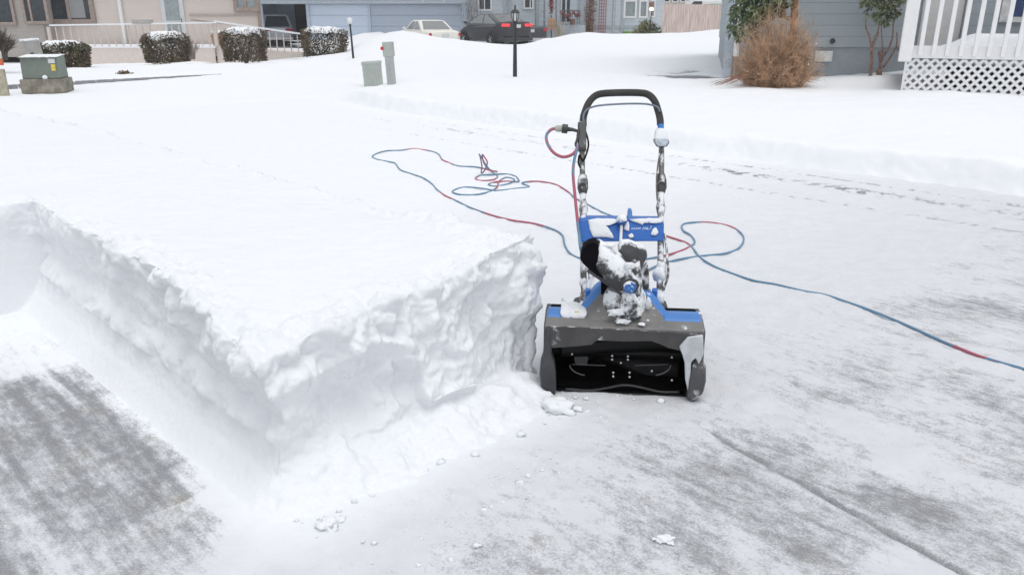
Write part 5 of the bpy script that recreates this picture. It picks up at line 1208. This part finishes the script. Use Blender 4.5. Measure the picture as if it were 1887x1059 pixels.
patch([(1158, 404), (1190, 402), (1220, 403), (1219, 410), (1203, 412), (1200, 408), (1194, 411), (1186, 411), (1183, 414), (1172, 410), (1160, 406)])
patch([(1150, 416), (1158, 408), (1160, 420), (1158, 426), (1150, 422)]); patch([(1202, 424), (1208, 419), (1213, 426), (1210, 433), (1200, 433)]); patch([(1157, 433), (1164, 430), (1168, 436), (1160, 439)])
cu = bpy.data.curves.new('lettering', 'FONT'); cu.body = 'snow joe'; cu.size = .028; cu.extrude = .0006; cu.shear = .15; cu.space_character = 1.15
bpy.context.view_layer.update()
tmp = bpy.data.objects.new('lettering_curve', cu); COL.objects.link(tmp); dg = bpy.context.evaluated_depsgraph_get(); me = bpy.data.meshes.new_from_object(tmp.evaluated_get(dg)); bpy.data.objects.remove(tmp)
me.materials.clear(); me.materials.append(M('lettering_white', (.70, .76, .82), .5))
p0, p1, pu_ = Hd(1163, 423, -.0275), Hd(1194, 422, -.0275), Hd(1163, 415, -.0275)
xs = [v.co.x for v in me.vertices]; sc_ = (p1 - p0).length / (max(xs) - min(xs)); ex = (p1 - p0).normalized(); ez = (pu_ - p0).normalized(); en = ex.cross(ez)
me.transform(Matrix.Translation(p0) @ Matrix((ex, ez, en)).transposed().to_4x4() @ Matrix.Scale(sc_, 4)); me.name = 'lettering'
link(bpy.data.objects.new('lettering', me), cp)
sw_ = MB().tube(crv([Hd(px, py, -.028) for px, py in ((1190, 422), (1196, 422.5), (1200, 419), (1199, 415))], 5), .0009, 5).build('swoosh', M('lettering_white', (.7, .76, .82)), cp)
sB(MB().prism(Pq(((1156, 404), (1156.5, 390), (1158, 385), (1163, 385), (1165, 390), (1165.5, 404)), -.02), (0, .02, 0)), 'speed_lever', M('lever_blue', (.07, .20, .48), .5, var=.05), bevel=.004)
kn = Hd(1146, 405, -.05); b = MB(); blob(b, kn, .0185, 4, 9, .25); sB(b, 'crank_knob', M('knob_blue_snowy', (.02, .12, .40), .45, snow=.5, sscale=45, up=.25, soft=.05), smooth=True)
sB(MB().tube([Hd(1145.5, 413, -.045), Hd(1144.5, 430, -.03), L(1143, 462, .17)], .0052, 8), 'crank_rod', M('rod_snowy', (.2, .2, .2), .6, snow=.8, sscale=30), smooth=True)
# snow clots stuck on tubes, hood and chute
for (px, py, dy, r, s) in ((1216, 505, 0, .022, 1), (1217, 492, 0, .017, 2), (1075, 520, 0, .014, 3), (1216, 552, -.01, .015, 6), (1076, 470, 0, .013, 7)):
    b = MB(); blob(b, Hd(px, py, dy), r, s, 9, .4, (1, 1, 1.3)); sB(b, 'snow_clot', snow_lump_m, smooth=True)
for (px, py, y, r, s, sq) in ((1148, 592, .012, .020, 1, (1.7, 1, .5)), (1183, 597, .005, .011, 2, (1.6, 1, .6)), (1194, 590, .012, .006, 3, (1, 1, .7)), (1160, 490, .03, .018, 4, (1.4, .7, 1)), (1136, 575, .02, .024, 5, (1.6, .7, .7)), (1160, 548, .005, .015, 6, (1.2, .6, 1.1)), (1195, 558, .06, .013, 8, (.8, 1, 2)), (1120, 452, .06, .020, 9, (1.8, 1, .5)), (1180, 456, .11, .014, 10, (1.6, 1, .5))):
    b = MB(); blob(b, L(px, py, y), r * .68, s * 3.1, 10, .6, sq); sB(b, 'snow_clot', snow_lump_m, smooth=True)
b = MB(); gx = np.linspace(0, 1, 26)
rings = [[Vector((-.205 + .085 * t, y + .006 * float(pn(t * 9, y * 30, 1)), .272 + h_ * (1 + .7 * float(pn(t * 7, y * 22, 5))) * (1 - (2 * t - 1) ** 6))) for y, h_ in ((.04, -.014), (.046, .0), (.072, .008), (.10, .009), (.14, .001), (.20, -.02), (.20, -.04), (.04, -.025))] for t in gx]
sB(b.loft(rings), 'hood_snow', snow_lump_m, smooth=True)
sB(MB().box(L(1063, 577, .05) + Vector((0, 0, .0)), (.014, .004, .012)), 'warning_sticker', M('sticker_yellow', (.7, .56, .08)))

# ------------------------------------------------------------------ extension cord lying on the lane
G = lambda px, py, z=.008: gp(px, py, z)
seq = [('b', [(2700, 930), (2450, 900), (2200, 800), (2080, 752), (2010, 726), (1940, 702), (1887, 680), (1845, 668)]), ('r', [(1800, 654), (1765, 640)]), ('b', [(1740, 630), (1700, 612), (1650, 590), (1600, 570), (1560, 556), (1520, 543), (1480, 536), (1430, 524), (1390, 517), (1350, 504), (1315, 490), (1290, 474), (1278, 459)]), ('r', [(1266, 448), (1248, 441), (1226, 434)]), ('b', [(1200, 424), (1170, 411), (1140, 402), (1112, 392), (1085, 378), (1060, 365)]), ('r', [(1045, 352), (1021, 339), (987, 334)]),
  ('b', [(962, 337), (975, 344), (953, 347), (916, 351), (887, 347), (855, 345), (834, 352), (845, 358), (872, 359), (899, 354)]), ('r', [(916, 345), (919, 335)]), ('b', [(932, 327), (948, 331), (938, 338), (914, 343), (900, 340)]), ('r', [(914, 335), (935, 334)]), ('b', [(956, 334), (948, 324), (928, 320.5), (904, 322), (885, 323)]), ('r', [(876, 329), (887, 333), (909, 331)]), ('b', [(917, 325), (908, 318)])]
cp_, cr_ = [], []
for k, pts in seq:
    for q in pts: cp_.append(G(*q)); cr_.append(1.0 if k == 'r' else 0.0)
Yb = G(900, 322).y
def up_(px, py, c): cp_.append(yp(px, py, Yb + .02 * rnd.random())); cr_.append(c)
for a in ((897, 306, 0), (889, 293, 1), (883, 284, 0), (885, 290, 0), (888, 306, 1), (887, 319, 0), (893, 314, 1), (898, 300, 1), (893, 290, 1), (889, 285, 1), (890, 296, 0), (896, 308, 0), (902, 314, 1)): up_(*a)
for k, pts in (('r', [(916, 316), (905, 314)]), ('b', [(885, 309), (868, 307), (845, 306)]), ('r', [(828, 300), (815, 294)]), ('b', [(808, 284), (796, 279)]), ('r', [(780, 276), (762, 274)]), ('b', [(738, 277), (712, 278), (694, 283), (686, 289), (696, 294), (716, 298), (728, 301), (738, 313), (760, 321), (780, 328), (795, 338), (805, 349)]), ('r', [(818, 359), (828, 364)]), ('b', [(845, 372), (868, 383)]), ('r', [(905, 396), (940, 405), (985, 412)]), ('b', [(1018, 422), (1036, 433), (1040, 449), (1048, 464), (1066, 475), (1110, 484), (1150, 482), (1192, 477)]), ('r', [(1232, 469), (1262, 459)]), ('b', [(1280, 447), (1272, 433), (1258, 424)]), ('b', [(1258, 414), (1275, 410)]), ('r', [(1310, 410), (1345, 417)]), ('b', [(1366, 430), (1370, 444), (1360, 458), (1335, 467), (1290, 472), (1250, 478), (1215, 488), (1195, 497), (1165, 512), (1130, 516), (1095, 505)])):
    for q in pts: cp_.append(G(*q)); cr_.append(1.0 if k == 'r' else 0.0)
Wd_ = lambda px, py, dy=0: BM_ @ Hd(px, py, dy) + BO
for px, py, c in ((1074, 470, 0), (1067, 430, 0), (1063, 395, 1), (1059, 355, 1), (1056, 320, .6), (1058, 296, 0), (1063, 276, 0), (1064, 268, .5), (1062, 277, 1), (1052, 286, 1), (1036, 289, 1), (1020, 281, 1), (1009, 265, .4), (1007, 250, .3), (1014, 240, .4), (1022, 237, 1)):
    cp_.append(Wd_(px, py, -.035)); cr_.append(c)
path = crv(cp_, 7); cr = np.interp(np.arange(len(path)) / 7, range(len(cr_)), cr_)
ec = thing('extension_cord', 'red and teal blue extension cord looping across the lane to the snow blower', 'cord')
co = MB().tube(path, .0056, 8).build('cable', None or M('cord_base', (.2, .3, .4)), ec, smooth=True)
m, n, l, b_ = newmat('cord_jacket'); at = n.new('ShaderNodeAttribute'); at.attribute_name = 'red'
l.new(mixc(n, l, rng(n, l, at.outputs['Fac'], .35, .65), (.12, .24, .36), (.40, .10, .15)), b_.inputs['Base Color']); b_.inputs['Roughness'].default_value = .45
co.data.materials[0] = m
seg_l = np.cumsum([0] + [(path[i + 1] - path[i]).length for i in range(len(path) - 1)])
at = co.data.attributes.new('red', 'FLOAT', 'POINT'); vals = np.zeros((len(path), 8))
for k in range(8): vals[:, k] = cr + .28 * np.sign(np.sin(seg_l * 130 + 2 * math.pi * k / 8)) + .15 * pn(seg_l * 6, 0, 3)
at.data.foreach_set('value', vals.ravel().astype(np.float32))
MB().tube([Wd_(1022, 237, -.035), Wd_(1027, 237, -.033), Wd_(1036, 237, -.02)], [.007, .012, .0125], 12).build('socket', M('socket_clear', (.42, .44, .38), .3, snow=.15), ec, smooth='auto')

# ------------------------------------------------------------------ loose lumps of snow
def chunk(px, py, r, label, seed, sq=(1, 1, .7)):
    p = gp(px, py, r * .4); b = MB(); blob(b, (0, 0, 0), r, seed, 16, .6, sq); [blob(b, (math.cos(q * 2.1 + seed) * r * 1.1 * sq[0], math.sin(q * 2.1 + seed) * r * sq[1], -r * .1), r * (.35 + .12 * (q % 3)), seed + q * 3, 10, .8, sq) for q in range(2)]; o = b.build('snow_chunk', snow_m, smooth=True); o.location = p
    return tag(o, label, 'snow chunk', 'loose snow chunks on the driveway')
chunk(606, 966, .022, 'round white snow chunk alone on the ground below the cut face', 1)
chunk(625, 958, .013, 'small snow chunk just right of the round one below the cut face', 2)
chunk(1226, 992, .015, 'flat bright snow chunk on dirty concrete in front of the snow blower', 3, (1.5, .9, .5))
chunk(1030, 748, .034, 'crumbly snow heap directly under the left skid of the blower', 6, (1.6, 1, .7))
chunk(1012, 742, .024, 'snow lump left of the heap under the blower skid', 7)
b = MB(); r2 = random.Random(5)
for i in range(130):
    a, c = r2.uniform(.78, 1.95), abs(r2.gauss(0, .16)); u, v = 1.56 - c * 1.2, a
    if r2.random() < .25: u, v = r2.uniform(1.3, 1.6), r2.uniform(1.62, 1.80)
    x, y = uv2xy(u, v); rr = r2.choice((.002, .003, .003, .004, .005, .008)) * (1.4 if r2.random() < .2 else 1)
    blob(b, (x, y, rr * .3 + .004), rr, i, 5, .9, (1.2, 1, .7))
tag(b.build('snow_crumbs', snow_m, smooth=True), 'scattered crumbs of snow along the foot of the cut face', 'snow crumbs', kind='stuff')
# ------------------------------------------------------------------ snowy air
m = bpy.data.materials.new('haze'); m.use_nodes = True; n_, l_ = m.node_tree.nodes, m.node_tree.links
n_.clear(); out = n_.new('ShaderNodeOutputMaterial'); pv = n_.new('ShaderNodeVolumePrincipled')
pv.inputs['Color'].default_value = (.95, .96, 1, 1); pv.inputs['Density'].default_value = .0016; pv.inputs['Anisotropy'].default_value = .2
l_.new(pv.outputs[0], out.inputs['Volume'])
hz_ = MB().box((0, 60, 2.6), (204, 184, 8.1)).build('haze', m); tag(hz_, kind='stuff')
